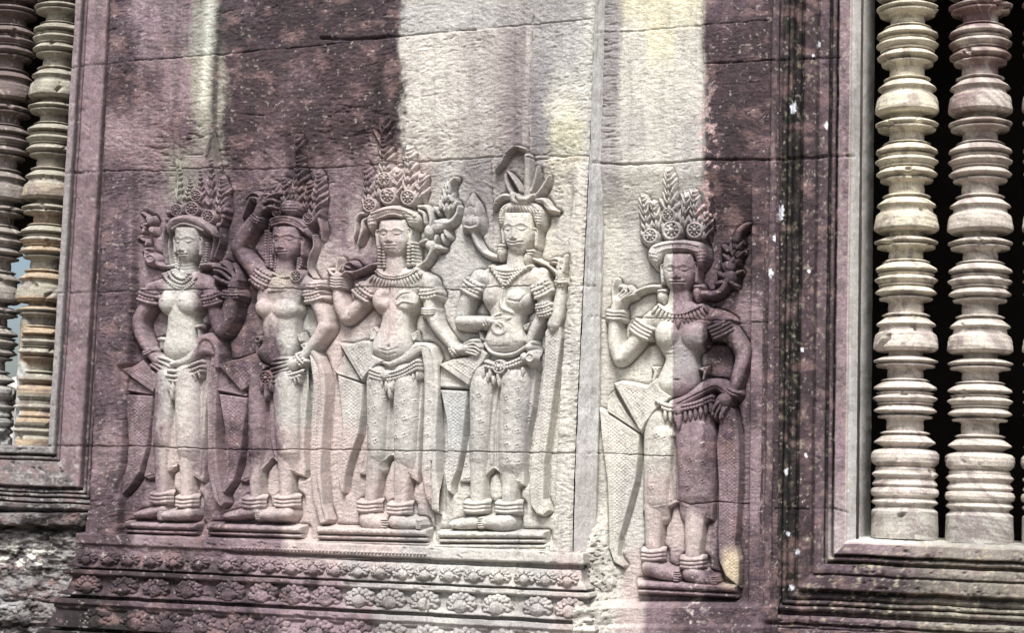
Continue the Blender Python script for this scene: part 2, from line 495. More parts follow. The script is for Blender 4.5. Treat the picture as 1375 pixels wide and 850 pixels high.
class HF:
    """a carved surface: height over photo pixels, later set on its stone"""
    def __init__(self, x0, y0, x1, y1, step=None):
        st = step or STEP
        self.x = np.arange(x0, x1 + st, st); self.y = np.arange(y0, y1 + st, st)
        self.X, self.Y = np.meshgrid(self.x, self.y)
        self.H = np.full(self.X.shape, -99.0)
        self.st = st

    def win(self, x0, y0, x1, y1):
        a = max(0, int((x0 - self.x[0]) / self.st) - 1); b = min(len(self.x), int((x1 - self.x[0]) / self.st) + 3)
        c = max(0, int((y0 - self.y[0]) / self.st) - 1); d = min(len(self.y), int((y1 - self.y[0]) / self.st) + 3)
        if b <= a or d <= c: return None
        return np.s_[c:d, a:b]

    def merge(self, w, h, k):
        H = self.H[w]
        if k <= 0:
            self.H[w] = np.maximum(H, h)
        else:
            m = np.clip(.5 + .5 * (h - H) / k, 0, 1)
            r = H * (1 - m) + h * m + k * m * (1 - m)
            self.H[w] = np.where((H < -60) | (h < -60), np.maximum(H, h), r)

    def cap(self, pts, z=-9, a=6, k=0, curve=True, flat=2.0, n=6):
        """tapering rounded limb along a curve; per point x, y, r[, dz]"""
        P = [tuple(p) + (0.0,) * (4 - len(p)) for p in pts]
        P = np.array(catmull(P, n) if curve and len(P) > 2 else P, float)
        P[:, 2] = np.maximum(P[:, 2], .3)
        R = P[:, 2].max() + 8
        w = self.win(P[:, 0].min() - R, P[:, 1].min() - R, P[:, 0].max() + R, P[:, 1].max() + R)
        if w is None: return self
        X, Y = self.X[w], self.Y[w]
        best = np.full(X.shape, 1e9); bt = np.ones(X.shape); bd = np.full(X.shape, 9e9); bz = np.zeros(X.shape)
        if len(P) == 1: P = np.vstack([P, P + 1e-3])
        for p, q in zip(P[:-1], P[1:]):
            dx, dy = q[0] - p[0], q[1] - p[1]; l2 = dx * dx + dy * dy + 1e-9
            t = np.clip(((X - p[0]) * dx + (Y - p[1]) * dy) / l2, 0, 1)
            r = p[2] + (q[2] - p[2]) * t
            d = np.hypot(X - p[0] - t * dx, Y - p[1] - t * dy)
            s = (d / r)
            m = s < best
            best = np.where(m, s, best); bt = np.where(m, r, bt); bz = np.where(m, p[3] + (q[3] - p[3]) * t, bz)
        ins = np.clip(1 - np.minimum(best, 1) ** flat, 0, 1) ** (1 / flat)
        h = z + bz + a * np.minimum(bt / max(P[:, 2].max(), 1e-6), 1) ** .5 * ins
        out = (best - 1) * bt
        h = np.where(best > 1, z + bz - 3.2 * out, h)
        h = np.where(out > 7.5, -99, h)
        self.merge(w, h, k)
        return self

    def ell(self, cx, cy, rx, ry, ang=0, z=-9, a=6, k=0, p=2.0):
        R = max(rx, ry) + 8
        w = self.win(cx - R, cy - R, cx + R, cy + R)
        if w is None: return self
        X, Y = self.X[w] - cx, self.Y[w] - cy
        c, s = math.cos(math.radians(ang)), math.sin(math.radians(ang))
        u, v = (X * c + Y * s) / rx, (-X * s + Y * c) / ry
        d = np.hypot(u, v)
        h = z + a * np.clip(1 - np.minimum(d, 1) ** p, 0, 1) ** (1 / p)
        h = np.where(d > 1, z - 3.2 * (d - 1) * min(rx, ry), h)
        h = np.where((d - 1) * min(rx, ry) > 7.5, -99, h)
        self.merge(w, h, k)
        return self

    def polyd(self, pts, w):
        P = np.array([p[:2] for p in pts], float)
        X, Y = self.X[w], self.Y[w]
        d = np.full(X.shape, 1e9); ins = np.zeros(X.shape, bool)
        for i in range(len(P)):
            x0, y0 = P[i - 1]; x1, y1 = P[i]
            dx, dy = x1 - x0, y1 - y0
            t = np.clip(((X - x0) * dx + (Y - y0) * dy) / (dx * dx + dy * dy + 1e-9), 0, 1)
            d = np.minimum(d, np.hypot(X - x0 - t * dx, Y - y0 - t * dy))
            if y0 != y1:
                ins ^= ((y0 > Y) != (y1 > Y)) & (X < (x1 - x0) * (Y - y0) / (y1 - y0) + x0)
        return np.where(ins, d, -d)

    def poly(self, pts, z=-9, a=4, bw=8, k=0, curve=False, rim=0, tilt=(0, 0), fn=None):
        if curve:
            q = catmull([p[:2] for p in list(pts) + [pts[0]]], 5)
            pts = q[:-1]
        xs = [p[0] for p in pts]; ys = [p[1] for p in pts]
        w = self.win(min(xs) - 8, min(ys) - 8, max(xs) + 8, max(ys) + 8)
        if w is None: return self
        d = self.polyd(pts, w)
        q = 1 - np.clip(d / bw, 0, 1)
        h = z + a * np.sqrt(np.clip(1 - q * q, 0, 1))
        X, Y = self.X[w], self.Y[w]
        if rim: h = h + rim * np.exp(-((d - 1.6) / 1.1) ** 2)
        h = h + tilt[0] * (X - np.mean(xs)) + tilt[1] * (Y - np.mean(ys))
        if fn is not None: h = h + fn(X, Y, d)
        h = np.where(d < 0, z + tilt[0] * (X - np.mean(xs)) + tilt[1] * (Y - np.mean(ys)) + 3.2 * d, h)
        h = np.where(d < -7.5, -99, h)
        self.merge(w, h, k)
        return self

    def line(self, pts, wd, amp, curve=True):
        """ridge (+) or groove (-) on top of what is there"""
        P = np.array(catmull([p[:2] for p in pts], 5) if curve and len(pts) > 2 else [p[:2] for p in pts], float)
        w = self.win(P[:, 0].min() - 3 * wd, P[:, 1].min() - 3 * wd, P[:, 0].max() + 3 * wd, P[:, 1].max() + 3 * wd)
        if w is None: return self
        X, Y = self.X[w], self.Y[w]; best = np.full(X.shape, 1e9)
        for p, q in zip(P[:-1], P[1:]):
            dx, dy = q - p; l2 = dx * dx + dy * dy + 1e-9
            t = np.clip(((X - p[0]) * dx + (Y - p[1]) * dy) / l2, 0, 1)
            best = np.minimum(best, np.hypot(X - p[0] - t * dx, Y - p[1] - t * dy))
        self.H[w] += amp * np.exp(-(best / wd) ** 2)
        return self

    def bump(self, cx, cy, rx, ry, amp, ang=0):
        R = max(rx, ry) * 2.5
        w = self.win(cx - R, cy - R, cx + R, cy + R)
        if w is None: return self
        X, Y = self.X[w] - cx, self.Y[w] - cy
        c, s = math.cos(math.radians(ang)), math.sin(math.radians(ang))
        self.H[w] += amp * np.exp(-(((X * c + Y * s) / rx) ** 2 + ((-X * s + Y * c) / ry) ** 2))
        return self

    def dots(self, pts, sp, r, amp, curve=True):
        P = np.array(catmull([p[:2] for p in pts], 6) if curve and len(pts) > 2 else [p[:2] for p in pts], float)
        seg = np.hypot(*(P[1:] - P[:-1]).T); L = np.concatenate([[0], np.cumsum(seg)])
        for s in np.arange(sp / 2, L[-1], sp):
            self.bump(np.interp(s, L, P[:, 0]), np.interp(s, L, P[:, 1]), r, r, amp)
        return self

    def beads(self, pts, r, sp=None, z=-4, a=3, curve=True, asp=1.0):
        P = np.array(catmull([p[:2] for p in pts], 6) if curve and len(pts) > 2 else [p[:2] for p in pts], float)
        seg = np.hypot(*(P[1:] - P[:-1]).T); L = np.concatenate([[0], np.cumsum(seg)])
        sp = sp or 1.8 * r
        for s in np.arange(sp / 2, L[-1] + 1e-6, sp):
            x, y = np.interp(s, L, P[:, 0]), np.interp(s, L, P[:, 1])
            x2, y2 = np.interp(s + .5, L, P[:, 0]), np.interp(s + .5, L, P[:, 1])
            self.ell(x, y, r, r * asp, math.degrees(math.atan2(y2 - y, x2 - x)), z, a)
        return self

    def leaf(self, x, y, ang, ln, wd, z=-8, a=3.5, curl=0.0, rib=True):
        """pointed leaf from (x, y), ang degrees, 0 = right, 90 = up"""
        pts = []
        for i in range(5):
            t = i / 4
            aa = math.radians(ang + curl * t)
            pts.append((x + math.cos(aa) * ln * t, y - math.sin(aa) * ln * t, max(.45, wd * (0.55 + 1.0 * t) * (1 - t) ** .75 * 1.25 if t < 1 else .45), t * -.5))
        self.cap(pts, z, a, n=2)
        if rib: self.line([p[:2] for p in pts[:-1]], .9, -.9)
        return self

    def rosette(self, cx, cy, r, z=-6, a=4, n=8):
        self.ell(cx, cy, r, r, 0, z - 2, 1.2, p=6)
        self.ring(cx, cy, r * .88, r * .16, z - .5, 2.6)
        for i in range(n):
            t = 2 * math.pi * i / n
            self.ell(cx + math.cos(t) * r * .52, cy + math.sin(t) * r * .52, r * .22, r * .15, math.degrees(t), z - .2, 3.4)
        self.ell(cx, cy, r * .27, r * .27, 0, z + .5, a)
        return self

    def ring(self, cx, cy, R, wd, z, a):
        w = self.win(cx - R - 6, cy - R - 6, cx + R + 6, cy + R + 6)
        if w is None: return self
        d = np.abs(np.hypot(self.X[w] - cx, self.Y[w] - cy) - R)
        h = np.where(d < wd, z + a * np.sqrt(np.clip(1 - (d / wd) ** 2, 0, 1)), z - 3.2 * (d - wd))
        h = np.where(d > wd + 4, -99, h)
        self.merge(w, h, 0)
        return self

    def spire(self, x, y, ang, ln, wd, z=-7, rows=7, a=3.2):
        """tapering pinnacle of stacked flame leaves"""
        ca, sa = math.cos(math.radians(ang)), math.sin(math.radians(ang))
        self.cap([(x, y, wd * .6), (x + ca * ln * .6, y - sa * ln * .6, wd * .36), (x + ca * ln, y - sa * ln, .6)], z - 3.5, 2.5)
        ds = [(1 - .75 * i / rows) for i in range(rows)]
        tot = sum(ds); t = 0
        rg = np.random.RandomState(int(x * 7 + y * 3) % 9973)
        for i in range(rows):
            st = ds[i] / tot; w = wd * .95 * (1 - t) ** 1.0; L = ln * .93 * st
            bx, by = x + ca * ln * .93 * (t + st * .5), y - sa * ln * .93 * (t + st * .5)
            for sgn in (-1, 1):
                self.ell(bx + sa * sgn * w * .62, by + ca * sgn * w * .62, L * rg.uniform(.5, .75), max(1.1, w * rg.uniform(.24, .34)), -(ang - sgn * rg.uniform(12, 34)), z - .5, a * rg.uniform(.8, 1.3))
                self.ell(bx + sa * sgn * w * .95 + ca * L * .3, by + ca * sgn * w * .95 - sa * L * .3, L * .34, max(.9, w * .17), -(ang + sgn * 10), z - 1.2, a * .9)
            self.ell(bx, by, L * rg.uniform(.44, .58), max(1.2, w * rg.uniform(.24, .36)), -ang + rg.uniform(-10, 10), z + .8, a * rg.uniform(1.0, 1.5))
            t += st
        return self

    def build(self, name, parent, J, Yref, stain, mat=None, rough=.5, ref=-5.0, cull=BG - 10, jd=1.0, full=False):
        X, Y = self.X, self.Y
        ok = self.H > -60
        H = self.H + rough * (1.0 * fbm(X / 13, Y / 13, 31, 2) + .55 * fbm(X / 3.2, Y / 3.2, 32, 2))
        if J is not None: H = H - jd * joints(X, Y, J)
        H = np.maximum(H, BG - 13)
        keep = (self.H > cull) & ok
        if full: cells = np.ones((X.shape[0] - 1, X.shape[1] - 1), bool)
        else: cells = keep[:-1, :-1] & keep[1:, :-1] & keep[:-1, 1:] & keep[1:, 1:]
        if name != 'rosette': mark(X, Y, self.H > BG + 2.5 + (liftB(Y) if Yref > .01 else liftA(Y)), Yref)
        wx, wz = unproj(X, Y, Yref - ref * S)
        wy = Yref - H * S
        f = grid_faces(*X.shape, keep=cells)
        if len(f) == 0:
            print('EMPTY PART', name); return None
        used = np.unique(f)
        remap = np.full(X.size, -1, np.int64); remap[used] = np.arange(len(used))
        V = np.stack([wx, wy, wz], -1).reshape(-1, 3)[used]
        C = stain(X.ravel()[used], Y.ravel()[used])
        return mesh_obj(name, V, remap[f], mat or MAT, parent, C)

# ------------------------------------------------------------------ the walls
def Lx(y): return np.interp(y, [-200, 0, 672, 745], [155, 147, 121, 109])
def Rx(y): return np.interp(y, [-200, 0, 200, 600, 700, 760], [804, 798, 791, 772, 769, 768])
def Cx_(y): return 811 - 16 * (y - 40) / 660.0
def liftA(y): return 14 * (1 - sstep(150, 300, y))
def liftB(y): return 14 * (1 - sstep(226, 310, y))


def panelA(X, Y):
    l = np.interp(Y, [150, 240, 345, 470, 550, 700], [178, 183, 179, 174, 168, 160])
    r = np.interp(Y, [150, 340, 430, 600, 735], [768, 761, 756, 747, 741])
    soft = 2.5 + 16 * (1 - sstep(180, 330, Y))
    wob = 1.5 * fbm(X / 12, Y / 12, 140)
    m = sstep(-soft, soft * .3, X - l + wob) * sstep(-soft, soft * .3, r - X + wob)
    return m * (BG + liftA(Y) + 5 * (1 - sstep(250, 420, Y)) * (X < 200)) * (1 - sstep(727, 733, Y))


def wall_tool(X, Y, seed, amp=1.0):
    a = math.radians(14)
    u = X * math.cos(a) - Y * math.sin(a); v = X * math.sin(a) + Y * math.cos(a)
    ch = fbm(u / 8, v / 3.0, seed, 3)
    pit = -sstep(.38, .62, fbm(u / 7, v / 2.2, seed + 7, 2)) * 2.2
    a2 = math.radians(-28)
    u2 = X * math.cos(a2) - Y * math.sin(a2); v2 = X * math.sin(a2) + Y * math.cos(a2)
    ch2 = fbm(u2 / 7, v2 / 3.0, seed + 3, 3)
    m = sstep(-.2, .3, fbm(X / 70, Y / 50, seed + 5, 2))
    return amp * (.62 * (ch * (1 - m) + ch2 * m) + .4 * pit * sstep(-.1, .4, fbm(X / 50, Y / 30, seed + 23, 2)) + .28 * fbm(X / 5, Y / 4.4, seed + 19, 3) + 1.0 * fbm(X / 40, Y / 40, seed + 11, 3))


temple_wall = empty('sandstone_pier', (float(unproj(460, 600, 0)[0]), 0.0, 0.0), 'weathered purple and cream sandstone pier face carrying four carved dancers', 'wall')

ys = np.arange(-180, 752, 1.15)
us = np.linspace(0, 1, 590)
U_, Y_ = np.meshgrid(us, ys)
X_ = Lx(Y_) + U_ * (Rx(Y_) - Lx(Y_))
edge = np.minimum(X_ - Lx(Y_), Rx(Y_) - X_)
H_ = panelA(X_, Y_)
H_ += wall_tool(X_, Y_, 200) * np.where(H_ < -13, .8, 1.4)
# hacked, unfinished stone over the left dancers
H_ += -3.2 * sstep(.15, .5, fbm((X_ + Y_ * .4) / 16, Y_ / 3.4, 230, 3)) * np.exp(-(((X_ - 250) / 55) ** 2 + ((Y_ - 205) / 42) ** 2))
H_ += -2.0 * sstep(.1, .5, fbm((X_ - Y_ * .4) / 12, Y_ / 3.2, 231, 3)) * np.exp(-(((X_ - 480) / 60) ** 2 + ((Y_ - 170) / 40) ** 2))
H_ -= joints(X_, Y_, JA)
# slightly different setting of the blocks
H_ += 1.2 * (Y_ > np.interp(X_, [160, 405, 539, 797], [84, 62, 47.5, 24.4])) - 1.0 * ((X_ > 713) & (Y_ < 209)) + .8 * (Y_ > 604)
H_ -= 2.4 * np.exp(-(edge / 2.2) ** 2) * (1 + .8 * fbm(Y_ / 14, Y_ / 5, 233))
wx, wz = unproj(X_, Y_, 0)
WALL_A = (grid_obj('wall_face', wx, -H_ * S, wz, MATW, temple_wall, stainA(X_, Y_)), X_, Y_)
# the two returns of the pier
for side in (1, -1):
    ysr = np.arange(-180, 752, 2.0)
    fr = (Rx if side > 0 else Lx)(ysr)
    k = np.linspace(0, 1, 40)
    x0, z0 = unproj(fr, ysr, 0)
    x1 = unproj(Cx_(ysr), ysr, T)[0] if side > 0 else x0
    K_, _ = np.meshgrid(k, ysr)
    YY = 0.0068 + K_ * (T + .03)
    XX = x0[:, None] + (x1 - x0)[:, None] * np.clip(YY / T, 0, 1.2)
    ZZ = z0[:, None] + 0 * K_
    nn = .0022 * fbm(ZZ * 30, YY * 30, 240 + side, 3)
    px, py = proj(XX, YY, ZZ)
    jj = joints(px, py, JA + JB)
    c = grain(YY * 430, ZZ * 430, np.ones(px.shape + (3,)) * PAL['W' if side > 0 else 'M'], 91)  # right return painted white to stand in for light on that side
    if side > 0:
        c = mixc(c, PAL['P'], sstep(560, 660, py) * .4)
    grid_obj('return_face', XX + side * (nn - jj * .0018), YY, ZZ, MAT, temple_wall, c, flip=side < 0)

# foot mouldings of the pier, returned at both ends
PROF = [(700, -20), (727, -14), (730, -1), (731, 4), (744, 5), (746, 3), (747, -6), (752, -6), (753, 2), (758, 3), (766, 4), (776, 8), (778, 9), (778.6, 0), (781, 0),
        (781.6, 11), (787, 12), (789, 9), (791, 4), (800, 6), (810, 8), (815, 14), (817.4, 15), (818, 5), (822.4, 5), (823, 17), (830, 19), (833, 16), (836, 16), (839, 13), (850, 17),
        (864, 20), (865, 10), (869, 10), (870, 26), (900, 28), (901, 34), (1050, 36), (1051, 44), (1250, 46), (1251, 60), (1420, 62), (1421, 62)]


def dense(prof, st):
    out = [prof[0]]
    for a, b in zip(prof[:-1], prof[1:]):
        n = max(1, int(math.hypot(b[0] - a[0], (b[1] - a[1]) * .5) / st))
        n = min(n, 24)
        for i in range(1, n + 1): out.append((a[0] + (b[0] - a[0]) * i / n, a[1] + (b[1] - a[1]) * i / n))
    return out


def moulding(prof, xa, xb, Yface, name, parent, stain, ret=True, J=JA, st=1.3):
    D = dense(prof, st)
    rows = []
    nfr = int(abs(proj(xb, Yface, 1.5)[0] - proj(xa, Yface, 1.5)[0]) / 1.6)
    for (y, h) in D:
        z = float(unproj(460, y, Yface - h * S)[1])
        Yf = Yface - h * S
        e = max(h, 0) * S * 1.25
        L, R = xa - e, xb + e
        P = []
        if ret:
            for k in np.linspace(0, 1, 14)[:-1]: P.append((L, Yface + .2 + (Yf - Yface - .2) * k, z))
        for k in np.linspace(0, 1, nfr): P.append((L + (R - L) * k, Yf, z))
        if ret:
            for k in np.linspace(0, 1, 26)[1:]: P.append((R, Yf + (Yface + .2 - Yf) * k, z))
        rows.append(P)
    A = np.array(rows)
    X, Yw, Z = A[..., 0], A[..., 1].copy(), A[..., 2].copy()
    px, py = proj(X, Yw, Z)
    j = joints(px, py, J)
    n = .0016 * fbm(px / 9, py / 7, 251, 3) + .003 * fbm(px / 34, py / 22, 252, 2) + .0008 * fbm(px / 2.5, py / 2.2, 253, 2)
    chip = sstep(.35, .6, fbm(px / 14, py / 6, 254, 3)) * .006
    Yw = Yw + n + chip + j * S * .9
    Z = Z + .002 * fbm(px / 22, py / 40, 255, 3)
    return grid_obj(name, X, Yw, Z, MAT, parent, stain(px, py), flip=True)


xa = float(unproj(109, 742, 0)[0]); xb = float(unproj(772, 742, 0)[0])
base = empty('foot_moulding', (xa, 0.0, 0.0), 'stepped foot moulding with three rows of carved flower heads below the four dancers', 'moulding')
moulding(PROF, xa, xb + .012, 0.0, 'moulding_bands', base, stainA)

# beaded strip in front of the plinth
b = HF(300, 732, 582, 752)
b.dots([(300, 735.5), (440, 741.5), (574, 746.5)], 4.6, 1.5, 1)
b.H = np.where(b.H > -90, -6 + 0 * b.H, -99)
for i, xx in enumerate(np.arange(312, 572, 4.7)):
    yy = np.interp(xx, [300, 440, 574], [735.3, 740.2, 744.6])
    b.ell(xx, yy, 1.9, 1.9, 0, 4.6, 2.2)
b.build('bead_row', base, JA, 0.0, stainA, ref=5)


def rosette_hf(cx, cy, r, z, seed, full):
    rng = np.random.RandomState(seed)
    h = HF(cx - r * 1.65, cy - r * 1.25, cx + r * 1.65, cy + r * 1.2, .6)
    # round bud half wrapped in a ring of lobed leaf curls
    h.ell(cx, cy, r * 1.28, r * .98, 0, z - 1.5, 3, p=2.4)
    n = 9
    for i, a in enumerate(np.linspace(-28, 208, n)):
        t = math.radians(a + rng.uniform(-5, 5)); k = rng.uniform(.85, 1.1)
        h.ell(cx + math.cos(t) * r * 1.06, cy - math.sin(t) * r * .80, r * .25, r * .21, -a, z + .6, 3.2 * k)
        h.ell(cx + math.cos(t + .17) * r * .78, cy - math.sin(t + .17) * r * .56, r * .21, r * .17, -a, z + 2.0, 3.0 * k)
    h.ell(cx + rng.uniform(-.05, .05) * r, cy + r * .20, r * rng.uniform(.55, .64), r * .60, 0, z + 2.5, 6.0)
    for dx in (-.3, .02, .33):
        h.line([(cx + dx * r, cy - r * .3), (cx + dx * 1.25 * r, cy + r * .65)], .8, -1.0, False)
    return h


R1 = [117, 147, 174, 204, 234, 268, 306, 331, 363, 391, 421, 452, 481, 512, 541, 571, 604, 637, 671, 704, 733, 762]
R2 = [118, 166, 209, 253, 308, 353, 395, 438, 483, 524, 570, 619, 667, 722, 765]
R3 = [130, 182, 226, 271, 319, 368, 425, 477, 524, 574, 624, 674, 724, 772]


def row_y(y0, x, h): 
    z = float(unproj(460, y0, -h * S)[1]); X = float(unproj(x, y0, -h * S)[0])
    return float(proj(X, -h * S, z)[1])


for row, (xs, y0, r, z) in enumerate([(R1, 765.5, 11.0, 7), (R2, 804, 15.5, 10.5), (R3, 852, 19, 16)]):
    for i, x in enumerate(xs):
        yy = row_y(y0, x, z)
        rr = r * (1 - .12 * (x < 300))
        h = rosette_hf(x, yy, rr, z, 300 + row * 40 + i, True)
        h.H = np.where(h.H > z, z + (h.H - z) * .8, h.H)
        h.build('rosette', base, JA, 0.0, stainA, rough=1.1, ref=z, cull=z - 3)

# ------------------------------------------------------------------ right wall (behind the pier) with its low plinth
side_wall = empty('recessed_wall', (float(unproj(915, 700, T)[0]), T, 0.0), 'recessed stone wall, cream on the left and dark purple on the right, behind the single dancer', 'wall')
ys = np.arange(-180, 1000, 1.15)
xs_ = np.linspace(0, 1, 250)
U_, Y_ = np.meshgrid(xs_, ys)
X_ = Cx_(Y_) - 6 + U_ * (1046 - Cx_(Y_) + 6)
pr = 1008 - (Y_ - 300) * .008
pm = sstep(228, 246, Y_ + 3 * fbm(X_ / 20, Y_ / 20, 150)) * sstep(-2, 2, pr - X_) * (1 - sstep(806, 812, Y_))
H_ = pm * (BG + liftB(Y_))
H_ += wall_tool(X_, Y_, 270, .8)
H_ += -1.6 * sstep(.0, .5, fbm(X_ / 14, Y_ / 3.0, 271, 2)) * np.exp(-((X_ - 815) / 16) ** 2) * (1 - sstep(200, 240, Y_))
# step above the sunk panel, low band below it
H_ += 9 * sstep(813, 816, Y_) * (X_ > 0) + 6 * sstep(838, 842, Y_) + 14 * sstep(874, 878, Y_)
# crumbling mortar and rubble in the corner at the foot of the pier
near = np.clip(1 - (X_ - 790) / 52, 0, 1)
rub = sstep(672, 735, Y_ + 8 * fbm(X_ / 9, Y_ / 9, 152)) * near
H_ += rub * (24 + 8 * fbm(X_ / 16, Y_ / 14, 153, 3) - 5 * sstep(.25, .5, fbm(X_ / 3.4, Y_ / 3.4, 154, 2)))
H_ += 20 * near ** 2 * sstep(795, 805, Y_)
H_ -= joints(X_, Y_, JB)
H_ += 1.2 * ((X_ > 944) & (Y_ < 214)) - .9 * ((X_ < 944) & (Y_ < 38)) - .8 * (X_ > 905) * (Y_ > 300) * (Y_ < 673)
H_ -= .8 * np.exp(-((X_ - 1036) / 1.2) ** 2) * 3
wx, wz = unproj(X_, Y_, T)
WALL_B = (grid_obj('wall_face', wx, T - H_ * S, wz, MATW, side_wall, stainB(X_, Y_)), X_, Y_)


# ------------------------------------------------------------------ window frames
def frame(name, prof, X0, Z0, Su, side, Xend, Ztop, J, stainf, parent, jd=1.0):
    D = dense(prof, 1.25)
    nv = int((Ztop - Z0) / .0042); nh = int(abs(Xend - X0) / .0042)
    rows = []
    for (u, h) in D:
        cx, cz = X0 - side * u * Su, Z0 - u * Su * (.45 if u < 0 else 1)
        v = np.linspace(Ztop, cz, nv); w = np.linspace(cx, Xend, nh)[1:]
        P = np.concatenate([np.stack([np.full(nv, cx), np.full(nv, T - h * S), v], -1), np.stack([w, np.full(nh - 1, T - h * S), np.full(nh - 1, cz)], -1)])
        rows.append(P)
    A = np.array(rows)
    X, Yw, Z = A[..., 0].copy(), A[..., 1].copy(), A[..., 2].copy()
    px, py = proj(X, Yw, Z)
    uu = np.array([d[0] for d in D])[:, None] + 0 * px
    hz = np.zeros(px.shape); hz[:, nv:] = 1
    hh = np.array([d[1] for d in D])[:, None] + 0 * px
    j = joints(px, py, J) * jd * (hh > -30)
    wob = .0030 * fbm(px / 45, py / 45, 262, 2)
    n = .0014 * fbm(px / 7, py / 7, 261, 3) + .0007 * fbm(px / 2.4, py / 2.4, 263, 2)
    chip = .008 * sstep(.3, .6, fbm(px / 9, py / 7, 264, 3)) * (.35 + .65 * hz)
    Yw += (n + chip * (uu > 3) + j * S)
    X += np.where(hz > 0, 0, wob * .5 + .0007 * fbm(px / 5, py / 9, 265, 2)); Z += np.where(hz > 0, wob + .0016 * fbm(px / 14, py / 9, 266, 3), 0)
    return grid_obj(name, X, Yw, Z, MAT, parent, stainf(px, py, uu, hz), flip=(side < 0))


SR = (float(unproj(1200, 726, T)[1]) - float(unproj(1200, 838, T)[1])) / 112.0
X0R = float(unproj(1138, 600, T)[0]); Z0R = float(unproj(1200, 731, T)[1])
PR = [(-17, -150), (-13, -70), (-9, -34), (-5.5, -16), (-2.5, -6), (0, -1), (1.5, 2), (16, 3), (17.2, 1), (17.6, -10), (20.2, -10), (21, -2), (24, 0), (26.5, -2), (27, -10), (30.6, -10), (31.5, 0), (38, 1.5), (44, 1),
      (44.6, -4), (46.4, -4), (47.2, 0), (49, 3), (64, 3.5), (66, 1), (66.6, -12), (70.8, -12), (71.5, -6), (76, -3), (80, -6), (81, -10), (82, -1), (84.5, 1), (87, -1), (88, -8), (89.5, -1), (92, 1), (96, -1), (96.6, -11),
      (102.2, -11), (103, 1), (107, 3), (112, 2), (112.6, -5), (115.4, -5), (116, 0), (119, 0), (123, -12)]
fr = empty('window_frame', (X0R, T, Z0R), 'dark lichen-spotted window frame of nested mouldings round the right-hand balusters', 'window frame')
frame('moulded_frame', PR, X0R, Z0R, SR, 1, .75, 3.9, JB, stain_shading_right, fr)
SL = (float(unproj(40, 600, T)[1]) - float(unproj(40, 688, T)[1])) / 88.0
X0L = float(unproj(74, 443, T)[0]); Z0L = float(unproj(40, 600, T)[1])
PL = [(-3.5, -150), (-3.4, -20), (-2.6, -8), (-1, -2), (1, 1), (8.5, 1.5), (9.6, 0), (10, -11), (12.8, -11), (13.4, -1), (15, 0), (17, -1), (17.4, -6), (19, -6), (20, 0), (36, 1.5), (37, 3), (52, 3.5), (53, 1), (53.4, -11),
      (56.2, -11), (57, -1), (60, 0), (60.5, -7), (62, -7), (63, 0), (66, 0), (66.5, -8), (68.2, -8), (69, 0), (73, 1), (74, -7), (75.5, -7), (76, 1), (82, 0), (88, -12)]
fl = empty('window_frame', (X0L, T, Z0L), 'moulded window frame, purple at the side and grey along its sill, round the left-hand balusters', 'window frame')
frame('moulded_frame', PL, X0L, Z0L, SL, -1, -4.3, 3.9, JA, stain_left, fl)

# rough stonework below the left window
rl = empty('rough_base_wall', (float(unproj(50, 780, T)[0]), T, 0.0), 'rough dark stone footing with white lichen below the left window', 'wall')
h = HF(-330, 684, 150, 1000, 1.1)
Xg, Yg = h.X, h.Y
yy = Yg + 2.0 * fbm(Xg / 40, Yg / 40, 160, 2) + .004 * (40 - Xg)
hh = -12 + 0 * Xg
led = sstep(688, 690, yy) * (1 - sstep(705, 708, yy + 2.5 * fbm(Xg / 11, Yg / 30, 161, 2))) * (1 - sstep(116, 118, Xg))
hh = hh + led * (24 + 1.5 * fbm(Xg / 9, Yg / 4, 162))
low = sstep(709, 716, yy + 3 * fbm(Xg / 20, Yg / 20, 168, 2))
hh = hh + low * (13 + 6 * fbm(Xg / 26, Yg / 9, 163, 4) + 3 * fbm(Xg / 6, Yg / 3.5, 164, 3) + 8 * sstep(770, 800, yy))
hh = hh + 7 * sstep(808, 812, yy) + 6 * sstep(826, 829, yy) - 5 * np.exp(-((yy - 809) / 1.6) ** 2) - 6 * sstep(836, 839, yy) + 18 * sstep(872, 876, yy)
h.H = hh
h.build('footing_stone', rl, None, T, stain_lowleft, mat=MATR, ref=6, full=True, rough=1.4)
for i, x in enumerate([-12, 36, 84]):
    hr = rosette_hf(x, row_y(852, x, 0) - 2, 19, 16, 460 + i, True)
    hr.build('rosette', rl, None, T, stain_lowleft, rough=1.6, ref=16, cull=12)

# footing below the right window
rr = empty('base_course', (0.0, T, 0.0), 'dark worn stone course running under the right window frame', 'wall')
h = HF(1030, 836, 1800, 1000, 1.4)
h.H = -5 + 3 * fbm(h.X / 14, h.Y / 8, 171, 4) + 6 * sstep(0, 2, h.Y - 842 - (h.X - 1040) * .045) + 14 * sstep(0, 3, h.Y - 880 - (h.X - 1040) * .045)
h.build('stone_course', rr, JB, T, lambda a, b: grain(a, b, np.ones(a.shape + (3,)) * PAL['d'] * .9, 92), mat=MATR, ref=0, full=True)

